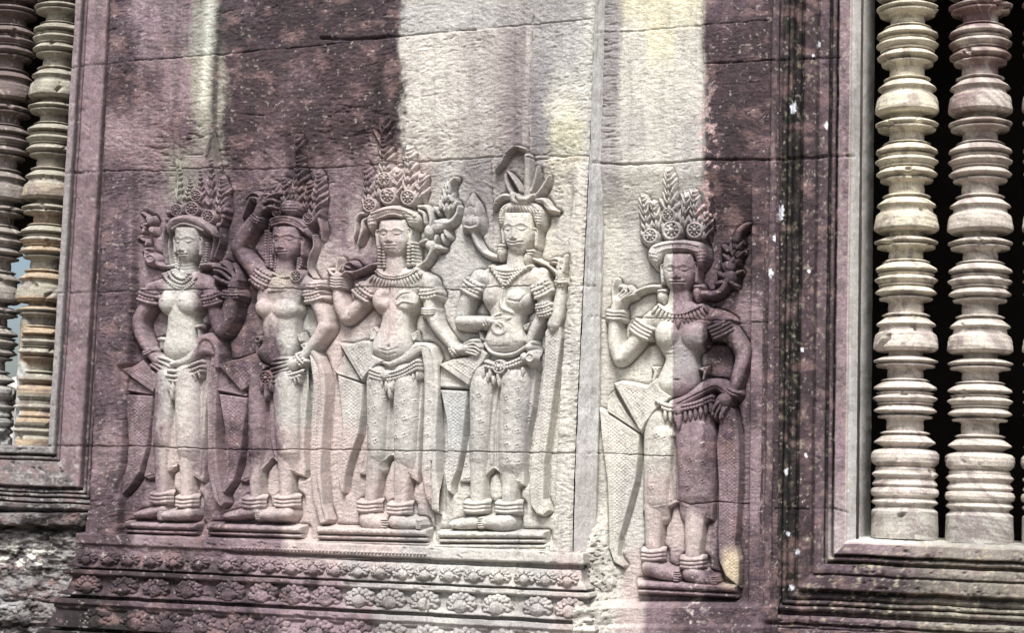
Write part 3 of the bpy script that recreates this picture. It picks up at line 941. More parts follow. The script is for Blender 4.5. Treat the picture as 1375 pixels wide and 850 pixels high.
# ------------------------------------------------------------------ balusters
YB = T + .20
UNIT = [(8, 36, 0), (12.5, 32, 0)]
BP = [(-13, 36), (-9, 39), (-3, 40.5), (4, 40.5), (9, 39.5), (12.5, 36), (13.2, 29), (16.5, 27.5), (19, 29), (20.5, 33), (25, 38.5), (26.5, 38.5), (29.5, 34), (30, 31.5), (31, 36.5), (33.4, 36), (34, 31), (36, 30), (37, 27.5), (37.4, 26), (49, 25.2), (49.4, 30.5), (51.6, 32.8), (52.6, 30),
      (53, 31.5), (59.5, 37.5), (62.5, 38.8), (63.5, 37), (65.6, 33.5), (66.4, 33.5), (68, 36.8), (70, 35.2), (74.5, 39.5), (76, 39.2), (81.5, 35), (82, 36.2), (83.6, 35.8), (84.2, 33.4), (85.4, 35), (91, 38), (92.5, 37.6), (96, 32.5), (97, 31), (98.6, 34.6), (101, 34), (101.6, 30), (104.5, 28.5),
      (105, 26), (118, 25.2), (118.5, 30), (120.6, 32.6), (121.8, 32), (122.2, 29.8), (125, 32), (131.5, 36.6), (133.5, 37.5), (136, 35)]
BASE = [(602, 30), (603.5, 33), (606, 39), (610, 42), (616, 43), (622, 42), (626.5, 38.5), (627.5, 37), (629, 38.5), (631.5, 39), (632.5, 38.4), (637.5, 41.6), (639, 41.2), (643, 38.5), (643.8, 38), (651, 41.4), (652.6, 41), (654.5, 39.2), (655.2, 39.6), (657.5, 42.2), (662, 43.2),
        (666.5, 42.2), (668.5, 39.8), (669, 39), (675, 42), (676.8, 41.4), (679.5, 38.6), (681, 38), (683, 39), (686.5, 41.8), (687.5, 42.5), (724, 43)]


def baluster_profile():
    """Z (metres) and radius: repeating turned rings, then the deeper base rings and plinth"""
    k = (YB - CAM[1]) / (_f @ np.array([0, 1, 0]) + 0)   # only for scale
    zt = lambda y: float(unproj(1217, y, YB)[1])
    sc = (zt(303) - zt(463)) / 160.0
    out = []
    for n in range(-2, 2):
        z0 = 2.503 - (n - 1) * .3715
        st = .3715 / 155.0
        for (y, r) in BP:
            out.append((z0 - y * st, max(24.0, r - .5 * max(0, 37 - r)) * sc))
    # last unit down to the base torus
    z0 = 2.503 - .3715
    st = (z0 - zt(602)) / 140.0
    for (y, r) in BP:
        out.append((z0 - y * st, max(24.5, r - .45 * max(0, 37 - r)) * sc * (1 + .03 * max(0, y) / 150)))
    for (y, r) in BASE: out.append((zt(y), r * sc))
    out = sorted(out, key=lambda q: -q[0])
    return out


BPROF = baluster_profile()


def baluster(label, X, colour, erode=None, seed=0, zoff=0.0, turn=0.0, cap_split=True):
    root = empty('baluster', (X, YB, BPROF[-1][0] + zoff), label, 'baluster', 'turned stone window balusters')
    P = []
    for (z0, r0), (z1, r1) in zip(BPROF[:-1], BPROF[1:]):
        n = max(1, int(math.hypot(z1 - z0, r1 - r0) / .0019))
        for i in range(n): P.append((z0 + (z1 - z0) * i / n, r0 + (r1 - r0) * i / n))
    P.append(BPROF[-1])
    P = np.array(P)
    zz, rr_ = P[:, 0], P[:, 1]
    sm = np.array([np.sum(rr_ * w_) / np.sum(w_) for w_ in (np.exp(-((zz - z_) / .020) ** 2) for z_ in zz)])
    det = np.where(zz > BPROF[-2][0] + .004, 1.0, 0.0)
    P[:, 1] = rr_ + det * .46 * (rr_ - sm)
    zpl = BPROF[-2][0]
    nth = 112
    th = np.linspace(0, 2 * math.pi, nth + 1)
    TH, Z = np.meshgrid(th, P[:, 0])
    Rr = np.repeat(P[:, 1:2], nth + 1, 1)
    tt = TH + turn
    Rr = Rr + .0011 * fbm(np.cos(tt) * 3 + 7 * seed, Z * 50 + np.sin(tt) * 3, 400 + seed, 3) + .0016 * fbm(np.cos(tt) * 2 + seed, Z * 9 + np.sin(tt) * 2, 410 + seed, 2)
    # chips knocked out of the rings
    chip = sstep(.42, .6, fbm(np.cos(tt) * 2.2 + 3 * seed, Z * 22 + np.sin(tt) * 2.2, 420 + seed, 3))
    Rr = Rr - chip * np.clip(Rr - .064, 0, .025) * .75
    if erode is not None: Rr = erode(Rr, Z, TH)
    Xw = X + Rr * np.cos(TH); Yw = YB + Rr * np.sin(TH)
    px, py = proj(Xw, Yw, Z + zoff)
    c = colour(px, py, TH, Z + zoff)
    n = fbm(np.cos(tt) * 2.5 + seed, Z * 22 + np.sin(tt) * 2.5, 430 + seed, 4)
    n2 = sstep(.1, .45, fbm(np.cos(tt) * 3 + 5 * seed, Z * 34 + np.sin(tt) * 3, 440 + seed, 4))
    c = c * (1 + .22 * n)[..., None]
    c = mixc(c, PAL['M'] * .8, n2 * .5)
    n4 = sstep(.05, .5, fbm(np.cos(tt) * 1.2 + 9 * seed, Z * 75 + np.sin(tt) * 1.2, 445 + seed, 3))
    c = mixc(c, lin(104, 92, 84) * KC, n4 * .45)
    n5 = sstep(.3, .6, fbm(np.cos(tt) * 6 + 4 * seed, Z * 60 + np.sin(tt) * 6, 447 + seed, 3))
    c = mixc(c, lin(230, 226, 214) * KC, n5 * .4)
    c = np.clip(c, .02, .8)
    # hairline crack
    if cap_split:
        cr = np.exp(-((TH - (4.62 + .10 * fbm(Z * 9, Z * 3, 450 + seed, 2))) / .013) ** 2) * (Z > zpl + .03)
        dz = -cr * .004
        Xw = X + (Rr + dz) * np.cos(TH); Yw = YB + (Rr + dz) * np.sin(TH)
    Zw = Z + zoff
    m = P[:, 0] >= zpl - 1e-6
    idx = np.where(m)[0]; a = idx[-1] + 1
    def sub(name, s):
        grid_obj(name, Xw[s], Yw[s], Zw[s], MATB, root, c[s], flip=False)
    sub('shaft', slice(0, a))
    sub('plinth', slice(a - 1, len(P)))
    return root


def col_r1(px, py, th, z):
    c = np.ones(px.shape + (3,)) * lin(230, 223, 202) * KC
    c = mixc(c, lin(222, 213, 204) * KC, sstep(330, 480, py))
    c = mixc(c, lin(190, 187, 180) * KC, sstep(676, 690, py) * .8)
    return c
def col_r2(px, py, th, z):
    c = np.ones(px.shape + (3,)) * lin(214, 206, 196) * KC
    m = (1 - sstep(40, 330, py)) * sstep(-.35, .25, fbm(th * 1.2, z * 14, 460, 3))
    c = mixc(c, lin(142, 116, 116) * KC, m)
    c = mixc(c, lin(188, 186, 180) * KC, sstep(680, 700, py) * .8)
    return c
def col_l1(px, py, th, z):
    c = np.ones(px.shape + (3,)) * lin(118, 106, 104) * KC
    c = mixc(c, lin(158, 152, 146) * KC, sstep(120, 330, py))
    c = mixc(c, lin(176, 178, 176) * KC, sstep(430, 600, py))
    return c
def col_l2(px, py, th, z):
    c = np.ones(px.shape + (3,)) * lin(172, 168, 154) * KC
    m = sstep(-.1, .5, np.sin(z * 62)) * sstep(180, 330, py) * .75
    c = mixc(c, lin(190, 166, 140) * KC, m)
    side = sstep(.0, .25, -np.cos(th) - .15 + .3 * vnoise(z * 40, th, 5))
    c = mixc(c, lin(212, 214, 212) * KC, sstep(465, 485, py) * side)
    return c
def er_l2(R, Z, TH):
    m = sstep(2.07, 2.02, Z) if False else (1 - sstep(2.03, 2.09, Z)) * sstep(.0, .25, -np.cos(TH) - .15 + .3 * vnoise(Z * 40, TH, 5)) * sstep(1.0, 1.2, Z)
    sm = .074 + .004 * fbm(Z * 30, TH * 3, 6, 3)
    return R * (1 - m) + np.minimum(sm, .09) * m
def er_l1(R, Z, TH):
    return R - .006 * sstep(-.1, .5, fbm(Z * 20, TH * 2, 7, 3)) * (1 - sstep(2.2, 2.9, Z))


baluster('cream cracked baluster next to the dark moulded jamb of the right window', -.281, col_r1, None, 1)
baluster('rightmost turned baluster, stained purple-brown at its top, in the right window', -.0605, col_r2, None, 2, zoff=-.006, turn=1.0, cap_split=False)
baluster('grey-brown turned baluster at the far left edge of the left window', -3.502, col_l1, er_l1, 3, zoff=.158 + (1.747 - 1.528 - .158) * 0, turn=2.0, cap_split=False)
baluster('orange-banded baluster against the jamb of the left window, eroded to pale stone at its foot', -3.298, col_l2, er_l2, 4, zoff=.158, turn=3.0)

# two more of the same row stand just past the right edge of the photograph
baluster('third turned baluster from the dark moulded jamb of the right window', .160, col_r2, None, 5, zoff=-.006, turn=4.0, cap_split=False)
baluster('fourth turned baluster from the dark moulded jamb of the right window', .3805, col_r1, None, 6, zoff=-.006, turn=5.0, cap_split=False)

# ------------------------------------------------------------------ what encloses the rooms behind the windows, ground
def box(name, x0, x1, y0, y1, z0, z1, mat, parent=None):
    v = [(x, y, z) for x in (x0, x1) for y in (y0, y1) for z in (z0, z1)]
    f = [(0, 1, 3, 2), (4, 6, 7, 5), (0, 4, 5, 1), (2, 3, 7, 6), (0, 2, 6, 4), (1, 5, 7, 3)]
    return mesh_obj(name, v, f, mat, parent, smooth=False)


DARK = plain_mat('shade_dark_interior_stone', (.055, .048, .045), sc=5)  # shade of the closed rooms put into a near-black stone colour
SAND = plain_mat('dusty_ground', (.20, .17, .14), sc=3, var=.2)
OUT = plain_mat('courtyard_stone', (.42, .38, .36), sc=4, var=.5)
core = empty('gallery_interior', (-1.6, 2.0, 0.0), 'dark stone gallery seen through the windows behind the balusters', 'gallery')
yb, ye = T + .10, T + .46
zs, zt_ = Z0R + 7.2 * SR, 3.88
xR0, xL0 = X0R + 16.5 * SR, X0L - 3.4 * SL
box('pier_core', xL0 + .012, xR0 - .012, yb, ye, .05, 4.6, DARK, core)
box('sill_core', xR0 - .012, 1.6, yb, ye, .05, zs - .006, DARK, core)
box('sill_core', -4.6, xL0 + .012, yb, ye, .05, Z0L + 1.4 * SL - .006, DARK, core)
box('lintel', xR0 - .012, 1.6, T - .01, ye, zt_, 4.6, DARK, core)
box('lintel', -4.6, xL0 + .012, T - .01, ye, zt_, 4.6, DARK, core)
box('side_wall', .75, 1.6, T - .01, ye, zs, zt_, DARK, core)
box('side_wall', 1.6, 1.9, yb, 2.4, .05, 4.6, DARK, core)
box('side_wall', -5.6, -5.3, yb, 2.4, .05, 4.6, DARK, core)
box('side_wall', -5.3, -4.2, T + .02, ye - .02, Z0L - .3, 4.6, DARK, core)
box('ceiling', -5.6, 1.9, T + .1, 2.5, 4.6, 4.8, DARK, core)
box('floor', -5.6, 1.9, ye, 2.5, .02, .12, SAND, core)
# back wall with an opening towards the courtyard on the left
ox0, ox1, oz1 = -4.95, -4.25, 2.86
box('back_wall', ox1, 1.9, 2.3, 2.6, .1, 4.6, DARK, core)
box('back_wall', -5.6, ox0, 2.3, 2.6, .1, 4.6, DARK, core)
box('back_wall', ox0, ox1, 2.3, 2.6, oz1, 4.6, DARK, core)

# heap of pale masonry in the courtyard beyond the left window
hp = HF(0, 0, 10, 10)
n = 120
gx, gz = np.meshgrid(np.linspace(-7.6, -4.2, n), np.linspace(0, 2.7, n))
top = 2.45 + .25 * fbm(gx * 3, gx, 500, 3)
gy = 5.0 - .5 * fbm(gx * 2.2, gz * 3, 501, 4) - .12 * np.sign(np.sin(gz * 14)) + .25 * gz
gz2 = np.minimum(gz, top)
grid = grid_obj('ruined_wall', gx, gy, gz2, OUT, None)
tag(grid, 'pale ruined masonry glimpsed outside between the left-hand balusters', 'ruin')

gn = 60
gx, gy = np.meshgrid(np.linspace(-150, 150, gn), np.linspace(-150, 150, gn))
g = grid_obj('ground', gx, gy, 0 * gx, SAND, None)
tag(g, kind='structure')


# ================================================================== the five carved dancers
class Fig:
    def __init__(self, label, fx, fy, onB=False):
        self.Y = T if onB else 0.0
        self.J = JB if onB else JA
        self.stain = stainB if onB else stainA
        self.lift = liftB if onB else liftA
        X, Z = unproj(fx, fy, self.Y)
        self.root = empty('carved_dancer', (float(X), self.Y, float(Z)), label, 'relief figure', 'carved dancers standing in a row on the temple wall')

    def part(self, name, hf, rough=.55, label=None, jd=1.0, parent=None):
        hf.H = np.where(hf.H > -60, hf.H + self.lift(hf.Y), hf.H)
        cl = hf.H - self.lift(hf.Y)
        keepH = hf.H.copy()
        hf.H = np.where(cl < BG - 10, -99, keepH)
        o = hf.build(name, parent or self.root, self.J, self.Y, self.stain, rough=rough, jd=jd)
        if label and o: o['label'] = label
        return o


def face(h, cx, top, w, ht, nx, eye, nose, mouth, z=-4, a=8.5, ex=None, smile=0.0, mw=.33):
    """an oval face turned a little to one side: brows, eyelids, nose, lips, chin"""
    v = [0, .12, .3, .5, .64, .78, .89, .97, 1.0]
    hw = [.90, .97, 1.0, .98, .90, .74, .54, .32, .12]
    L = [(cx - w / 2 * q, top + ht * t) for t, q in zip(v, hw)]
    R = [(cx + w / 2 * q, top + ht * t) for t, q in zip(v, hw)][::-1]
    h.poly(L + R, z, a, bw=w * .46)
    sx = nx - cx
    yE, yN, yM = top + ht * eye, top + ht * nose, top + ht * mouth
    xl, xr = (ex if ex else (nx - w * .23, nx + w * .26))
    # sockets
    h.bump(xl, yE - .5, w * .15, ht * .075, -1.3)
    h.bump(xr, yE - .5, w * .17, ht * .075, -1.3)
    # brows
    h.line([(nx - .02 * w, yE - ht * .085), (xl, yE - ht * .14), (xl - w * .16, yE - ht * .09)], w * .04, .9)
    h.line([(nx + .02 * w, yE - ht * .085), (xr, yE - ht * .14), (xr + w * .20, yE - ht * .08)], w * .04, .9)
    # lids
    for x, ww in ((xl, w * .105), (xr, w * .125)):
        h.bump(x, yE + .2, ww, ht * .033, 1.6)
        h.line([(x - ww * 1.2, yE + .3), (x, yE + ht * .035), (x + ww * 1.2, yE + .1)], w * .022, -1.1)
    # nose
    n = 14
    for i in range(n):
        t = i / (n - 1)
        h.bump(nx, yE - ht * .08 + (yN - yE + ht * .06) * t, w * (.045 + .035 * t), ht * .035, (.6 + .9 * t ** 1.5))
    h.bump(nx - w * .085, yN - ht * .01, w * .05, ht * .03, 1.8)
    h.bump(nx + w * .085, yN - ht * .01, w * .05, ht * .03, 1.8)
    h.line([(nx - w * .11, yN + ht * .035), (nx + w * .11, yN + ht * .035)], w * .03, -1.5, False)
    # mouth
    m = w * mw / 2
    h.line([(nx - m, yM - ht * .022 - smile), (nx, yM - ht * .034), (nx + m * 1.15, yM - ht * .022 - smile)], w * .042, 1.9)
    h.line([(nx - m * .85, yM + ht * .03 - smile * .5), (nx, yM + ht * .045), (nx + m, yM + ht * .03 - smile * .5)], w * .05, 2.5)
    h.line([(nx - m * 1.15, yM - smile * 1.2), (nx, yM + .3), (nx + m * 1.3, yM - smile * 1.2)], w * .026, -2.3)
    h.bump(nx + .02 * w, yM + ht * .13, w * .13, ht * .05, 1.3)
    h.bump(nx, yM + ht * .075, w * .12, ht * .02, -.8)
    h.bump(xl - w * .02, yN - ht * .02, w * .12, ht * .09, .8); h.bump(xr + w * .03, yN - ht * .02, w * .14, ht * .09, .8)
    return h


def hand(h, fingers, palm, z=-3, a=4):
    """palm as a short thick chain, each finger its own bent chain"""
    h.cap(palm, z - .6, a + 1, curve=False, k=1)
    for f in fingers: h.cap(f, z, a * .85, n=3)
    return h


def ear(h, x, y0, y1, s, z=-5):
    """long-lobed ear; s=+1 at the right of the head"""
    m = (y0 + y1) / 2
    h.cap([(x, y0 + 1, 1.5), (x + s * 2.6, y0 + 2, 1.4), (x + s * 3.2, y0 + 6, 1.3), (x + s * 2.4, m, 1.5), (x + s * 1.4, y1, 1.8)], z, 3)
    h.cap([(x, y0 + 4, 1.0), (x + s * .6, m, 1.2), (x + s * .4, y1, 1.6)], z, 2.4)
    return h


def strand(h, pts, r, z=-8, a=3, sp=None):
    return h.beads(pts, r, sp or r * 1.55, z, a, asp=1.0)


def cloth_lines(h, pts, inset, sp=3.4, amp=.9, r=1.0):
    P = np.array(pts); c = P.mean(0)
    for k in inset:
        Q = P + (c - P) * k
        h.dots([tuple(q) for q in Q], sp * 1.35, r * 1.35, amp * 1.5, curve=False)
    return h


def flowers(h, pts, r=3.6):
    for (x, y) in pts:
        for t in range(4):
            an = math.pi * t / 2 + .4
            h.bump(x + math.cos(an) * r * .6, y + math.sin(an) * r * .6, r * .33, r * .33, 1.1)
        h.bump(x, y, r * .32, r * .32, -1.0)
    return h


def anklets(F, xys):
    for (x, y, r) in xys:
        h = HF(x - r - 5, y - 12, x + r + 5, y + 12, .6)
        for dy in (-5.2, 0, 5.0):
            h.cap([(x - r, y + dy - .6, 2.7), (x, y + dy + .8, 2.9, 2.2), (x + r, y + dy - .6, 2.7)], -4, 4)
        F.part('anklet', h, .4)


def band(F, name, pts, r, rows, z=-1, a=3, seg=True, parent=None):
    """jewelled band: parallel rows of beads across a limb"""
    xs = [p[0] for p in pts]; ys = [p[1] for p in pts]
    h = HF(min(xs) - 9, min(ys) - 9, max(xs) + 9, max(ys) + 9, .6)
    (x0, y0), (x1, y1) = pts[0], pts[-1]
    L = math.hypot(x1 - x0, y1 - y0); nx, ny = -(y1 - y0) / L, (x1 - x0) / L
    for i in range(rows):
        o = (i - (rows - 1) / 2) * r * 1.75
        mid = ((x0 + x1) / 2 + nx * o, (y0 + y1) / 2 + ny * o)
        q = [(x0 + nx * o, y0 + ny * o), (mid[0] + nx * 1.2, mid[1] + ny * 1.2), (x1 + nx * o, y1 + ny * o)]
        if seg and i % 2 == 0: h.beads(q, r, r * 1.7, z, a)
        else: h.cap([(*q[0], r * .8), (*q[1], r * .9, 1.0), (*q[2], r * .8)], z, a)
    return F.part(name, h, .35)


def pedestal(F, x0, x1, y0, y1, slope, lower=None):
    h = HF(x0 - 6, y0 - 8, x1 + 8, y1 + (lower or 0) + 12)
    dy = slope * (x1 - x0)
    hgt = y1 - y0
    h.poly([(x0, y0), (x1, y0 + dy), (x1 - .5, y0 + hgt * .62 + dy), (x0 + .5, y0 + hgt * .62)], -9, 10, bw=4.5)
    h.poly([(x0 + 1, y0 + hgt * .66), (x1 - 1, y0 + hgt * .66 + dy), (x1 - 1, y1 + dy), (x0 + 1, y1)], -9, 7.5, bw=2.5)
    if lower:
        h.poly([(x0 - 6, y1 + 2), (x1 + 1, y1 + 2 + dy), (x1 + 1, y1 + lower + dy), (x0 - 6, y1 + lower)], -9, 7, bw=3)
        h.line([(x0 - 6, y1 + 2 + lower * .45), (x1, y1 + 2 + lower * .45 + dy)], 1.2, -3, False)
    F.part('pedestal', h, 1.1, jd=1.3)


def legs(h, A, B, z=-10.5, a=9):
    h.cap(A, z, a, curve=False); h.cap(B, z, a, curve=False)


def foot(h, heel, toe, r0, r1, toes, z=-8, a=8):
    h.cap([(heel[0], heel[1], r0), ((heel[0] + toe[0]) / 2, (heel[1] + toe[1]) / 2 + 1, (r0 + r1) / 2 + .6), (toe[0], toe[1], r1)], z, a, k=2)
    if toes:
        s = 1 if toe[0] > heel[0] else -1
        for i in range(5):
            yy = toe[1] - r1 * .75 + i * (1.6 * r1) / 4.0
            h.cap([(toe[0] + s * r1 * .3, yy, 1.35), (toe[0] + s * (r1 + 1.6 - abs(i - 2) * .7), yy + .4, 1.35)], z + 3.0, 3.4)


def flap(F, pts, z=-11, a=2.5, insets=(.09, .2), rim=1.0, tilt=(0, 0), extra=None, label=None):
    xs = [p[0] for p in pts]; ys = [p[1] for p in pts]
    h = HF(min(xs) - 9, min(ys) - 9, max(xs) + 9, max(ys) + 9)

    def pat(X, Y, d):
        v = np.exp(-((d - 4.2) / 1.0) ** 2) * (.5 + .5 * np.cos((X + Y) * 1.5)) * .75
        return v + .4 * np.exp(-((d - 6.6) / .7) ** 2) + .35 * np.cos(X * 1.1) * np.cos(Y * 1.3) * (d > 7)
    h.poly(pts, z + 1.5, a + 1.0, bw=3, rim=rim * .8, tilt=tilt, fn=pat)
    if extra: extra(h)
    return h


# ------------------------------------------------------------------ 1  leftmost dancer
F = Fig('leftmost carved dancer, dark mauve with pale face and belly and a tall tiered crown', 225, 712)
u = tr(160, 160, 3.035); l = tr(150, 420, 2.742); t = tr(160, 340, 4.722); q = tr(205, 270, 8.5)
h = HF(160, 262, 332, 712)
# legs under the skirt, feet
legs(h, l((205, 200, 32), (178, 480, 26), (176, 690, 20)), l((270, 200, 40), (272, 480, 30), (268, 700, 20)))
foot(h, l((185, 725))[0], l((90, 745))[0], 6.5, 4, False)
foot(h, l((285, 740))[0], l((196, 748))[0], 8.0, 5.5, True, z=-5)
# torso
h.poly(t((290, 150), (180, 190), (165, 240), (262, 260), (300, 390), (290, 520), (270, 600), (300, 660), (380, 690), (460, 640), (478, 580), (474, 480), (480, 380), (520, 260), (600, 235), (600, 180), (560, 140), (470, 115), (400, 115)), -9, 8, bw=17, curve=True, k=2)
h.bump(*t((380, 610))[0], 15, 13, 2.5)
h.ell(*t((310, 310))[0], 11.8, 15, 12, -5, 8.5, 2.5)
h.ell(*t((440, 318))[0], 14.5, 15.5, -6, -5, 9.5, 2.5)
h.bump(*t((296, 300))[0], 1.3, 1.3, 2); h.bump(*t((407, 297))[0], 1.3, 1.3, 2)
# neck
h.cap([(251, 345, 9), (250, 366, 10)], -8, 7, k=3)
h.line(q((300, 740), (380, 760), (480, 735)), 1, -1.2); h.line(q((305, 770), (380, 790), (480, 765)), 1, -1.2)
# right arm (our left): hangs, elbow out, hand on hip
h.cap(t((200, 225, 46, -1), (165, 330, 42), (118, 425, 40), (130, 520, 38), (180, 605, 33), (205, 640, 30)), -9, 9, k=2)
hand(h, [t((240, 660, 12), (300, 672, 10), (345, 690, 9)), t((240, 680, 12), (290, 700, 11), (330, 722, 9)), t((225, 700, 12), (268, 722, 11), (300, 748, 9)), t((210, 712, 11), (245, 735, 10), (275, 760, 8)), t((235, 640, 11), (285, 668, 9))],
     t((205, 640, 28), (238, 678, 32)), -4, 5)
# left arm (our right): bent up, forearm to shoulder height
h.cap(t((560, 210, 44, -1), (592, 300, 48), (612, 400, 48), (640, 490, 42)), -9, 9, k=2)
h.cap(t((650, 490, 42), (690, 400, 52), (715, 300, 45), (722, 240, 38)), -7, 9, k=1)
hand(h, [t((735, 190, 14), (700, 160, 12), (650, 120, 12), (610, 110, 9)), t((750, 180, 14), (720, 130, 11), (660, 95, 10), (600, 85, 8)), t((760, 170, 13), (750, 110, 10), (728, 70, 8)), t((740, 150, 11), (700, 95, 9), (650, 60, 8)), t((730, 200, 14), (660, 180, 12), (610, 150, 9))],
     t((725, 225, 34), (735, 180, 32)), -4, 5)
face(h, 252.6, 304, 33, 49, 248, .45, .70, .79, ex=(242.4, 257.8))
ear(h, 268.6, 318, 342, 1); ear(h, 236, 316, 338, -1, -7)
F.part('body', h)
# crown
h = HF(208, 172, 310, 325, .6)
h.poly(u((190, 440), (215, 405), (270, 390), (330, 400), (380, 430), (395, 480), (350, 455), (300, 432), (250, 428), (222, 445), (205, 470)), -6, 8.5, bw=7, curve=True)
h.beads(u((222, 452), (262, 430), (310, 438), (352, 458)), 1.6, 2.6, 0, 2.6)
h.dots(u((215, 420), (262, 405), (310, 408), (365, 435)), 3, 1.2, .9)
h.poly(u((236, 370), (255, 180), (270, 150), (345, 150), (375, 120), (392, 60), (398, 170), (405, 260), (400, 380)), -11.2, 3, bw=10, rim=.6)
for xb, yb_, yt, w_ in ((245, 380, 190, 22), (288, 330, 235, 26), (330, 350, 200, 24), (372, 360, 150, 24), (405, 380, 230, 20)):
    p0 = u((xb, yb_))[0]; h.spire(p0[0], p0[1], 87 if xb < 400 else 84, (yb_ - yt) / 3.035, w_ / 3.035, -8, rows=7)
for i in range(7):
    p0 = u((258 - i * 2, 350 - i * 26))[0]; h.leaf(p0[0], p0[1], 100, 9, 2.2, -8, 3)
h.leaf(*u((365, 150))[0], 72, 26, 2.8, -9, 3)
for x, y, r in ((237, 372, 25), (300, 366, 29), (365, 398, 27), (318, 314, 24)): h.rosette(*u((x, y))[0], r / 3.035, -4, 4, 9)
for x, y in ((195, 378), (192, 408), (400, 430), (418, 395), (425, 370)): h.ell(*u((x, y))[0], 3.2, 3.4, 0, -9, 3.5)
h.leaf(*u((412, 425))[0], 80, 14, 2, -9, 3)
F.part('crown', h, .6)
# hanging locks and pendants
h = HF(214, 292, 300, 372, .6)
for pts, r in (((185, 430, 175, 480, 178, 540, 188, 590), 1.8), ((205, 450, 198, 520, 205, 590), 1.7), ((225, 470, 222, 540, 228, 600), 2.4), ((240, 520, 240, 570, 238, 605), 2.4),
               ((338, 530, 335, 570, 325, 605), 2.4), ((352, 500, 350, 550, 345, 595), 2.2), ((385, 460, 378, 520, 368, 575), 1.6), ((408, 440, 405, 500, 385, 560), 1.4)):
    pp = [(pts[i], pts[i + 1]) for i in range(0, len(pts), 2)]
    strand(h, u(*pp), r, -9.5, 3.4)
F.part('hair_strand', h, .4)
# necklace
h = HF(210, 355, 300, 392, .6)
h.beads(t((285, 130), (330, 185), (420, 215), (500, 160)), 2.0, 3.2, -2, 3)
h.beads(t((320, 120), (360, 170), (420, 190), (470, 150)), 2.2, 3.4, -1, 3)
h.beads(t((345, 110), (380, 150), (430, 165), (455, 125)), 2.4, 3.6, 0, 3)
h.beads(t((300, 150), (345, 205), (415, 232), (490, 185)), 2.0, 3.6, -2, 3)
F.part('necklace', h, .35)
band(F, 'armband', t((138, 262), (248, 292)), 2.6, 4); band(F, 'armband', t((540, 310), (648, 280)), 2.6, 4)
band(F, 'bracelet', t((165, 640), (222, 612)), 1.9, 2); band(F, 'bracelet', t((665, 262), (770, 268)), 2.2, 3)
# flower held at the shoulder on the left
h = HF(176, 276, 238, 372, .6)
h.cap(u((230, 592, 8), (190, 598, 8), (155, 590, 10), (135, 570, 10)), -10, 4)
h.ell(*u((128, 570))[0], 10, 8, 0, -9, 5); h.ring(*u((128, 568))[0], 5, 1.4, -5, 2.4)
for i in range(11):
    a = 90 + i * 3
    p0 = u((98 + 10 * math.sin(i * .9), 560 - i * 17))[0]
    h.leaf(p0[0], p0[1], 60 + 60 * (i % 3), 8, 2.4, -9.5, 3.4, curl=30)
h.ell(*u((120, 412))[0], 4, 6, 20, -9.5, 4); h.ell(*u((125, 450))[0], 3.6, 5, -20, -9.5, 4)
F.part('flower_spray', h, .7)
h = HF(262, 340, 312, 372, .6)
h.cap(t((520, 75, 14), (580, 72, 14), (620, 90, 11), (650, 120, 9)), -8, 5)
F.part('flower_stem', h)
# skirt
h = HF(180, 478, 300, 650)
h.poly(l((190, 175), (160, 260), (140, 400), (135, 500), (108, 605), (130, 615), (175, 600), (222, 578), (235, 560), (275, 590), (332, 630), (332, 560), (328, 500), (338, 380), (356, 260), (372, 160), (330, 150), (270, 168)), -12.5, 4, bw=8, rim=1.0)
h.cap(l((195, 230, 36), (183.0, 410, 34.5), (180, 480, 34, -1.5), (180, 525, 34.0, -7)), -11, 12.5, k=2, curve=False); h.cap(l((275, 230, 48), (277.4, 435, 45.0), (278, 505, 44, -1.5), (278, 550, 44.0, -7)), -10, 13, k=2, curve=False)
h.line(l((225, 320), (222, 440), (228, 560)), 1.4, -3.0); h.line(l((340, 200), (330, 400), (326, 600)), 1.3, -2.2); h.line(l((356, 200), (348, 400)), 1.0, -1.6)
h.dots(l((120, 600), (170, 588), (222, 565)), 3, 1, .9); h.dots(l((235, 545), (280, 575), (325, 612)), 3, 1, .9)
F.part('skirt', h)
h = HF(222, 640, 262, 660); 
# waist drapery and belt
h = HF(198, 440, 306, 545)
h.cap(l((225, 190, 10), (270, 180, 14), (310, 150, 16), (322, 112, 14), (345, 92, 12), (375, 100, 14), (392, 140, 12), (392, 200, 10)), -4, 5.5)
h.poly(l((300, 150), (325, 95), (360, 85), (385, 120), (380, 160), (350, 152), (320, 160)), -6, 5, bw=7, curve=True)
h.dots(l((315, 145), (332, 108), (360, 98), (378, 125)), 2.6, 1, .9)
F.part('waist_drape', h)
h = HF(214, 480, 282, 545, .6)
h.beads(l((212, 215), (260, 215), (310, 190), (340, 180)), 2.4, 3.7, -1, 3.4); h.beads(l((205, 232), (255, 235), (305, 212), (340, 198)), 2.4, 3.7, -1, 3.4)
h.beads(l((215, 250), (255, 252), (300, 232), (335, 215)), 2.2, 3.7, -1, 3)
for i in range(9):
    p0 = l((200 + i * 16, 252 - max(0, i - 3) * 7))[0]; h.leaf(p0[0], p0[1], -86, 10, 2.3, -1.5, 3.2)
for x, y, n_ in ((232, 270, 0), (218, 262, 0), (228, 288, 0)): h.leaf(*l((x, y))[0], -88, 12, 3, -1, 4)
F.part('belt', h, .4)
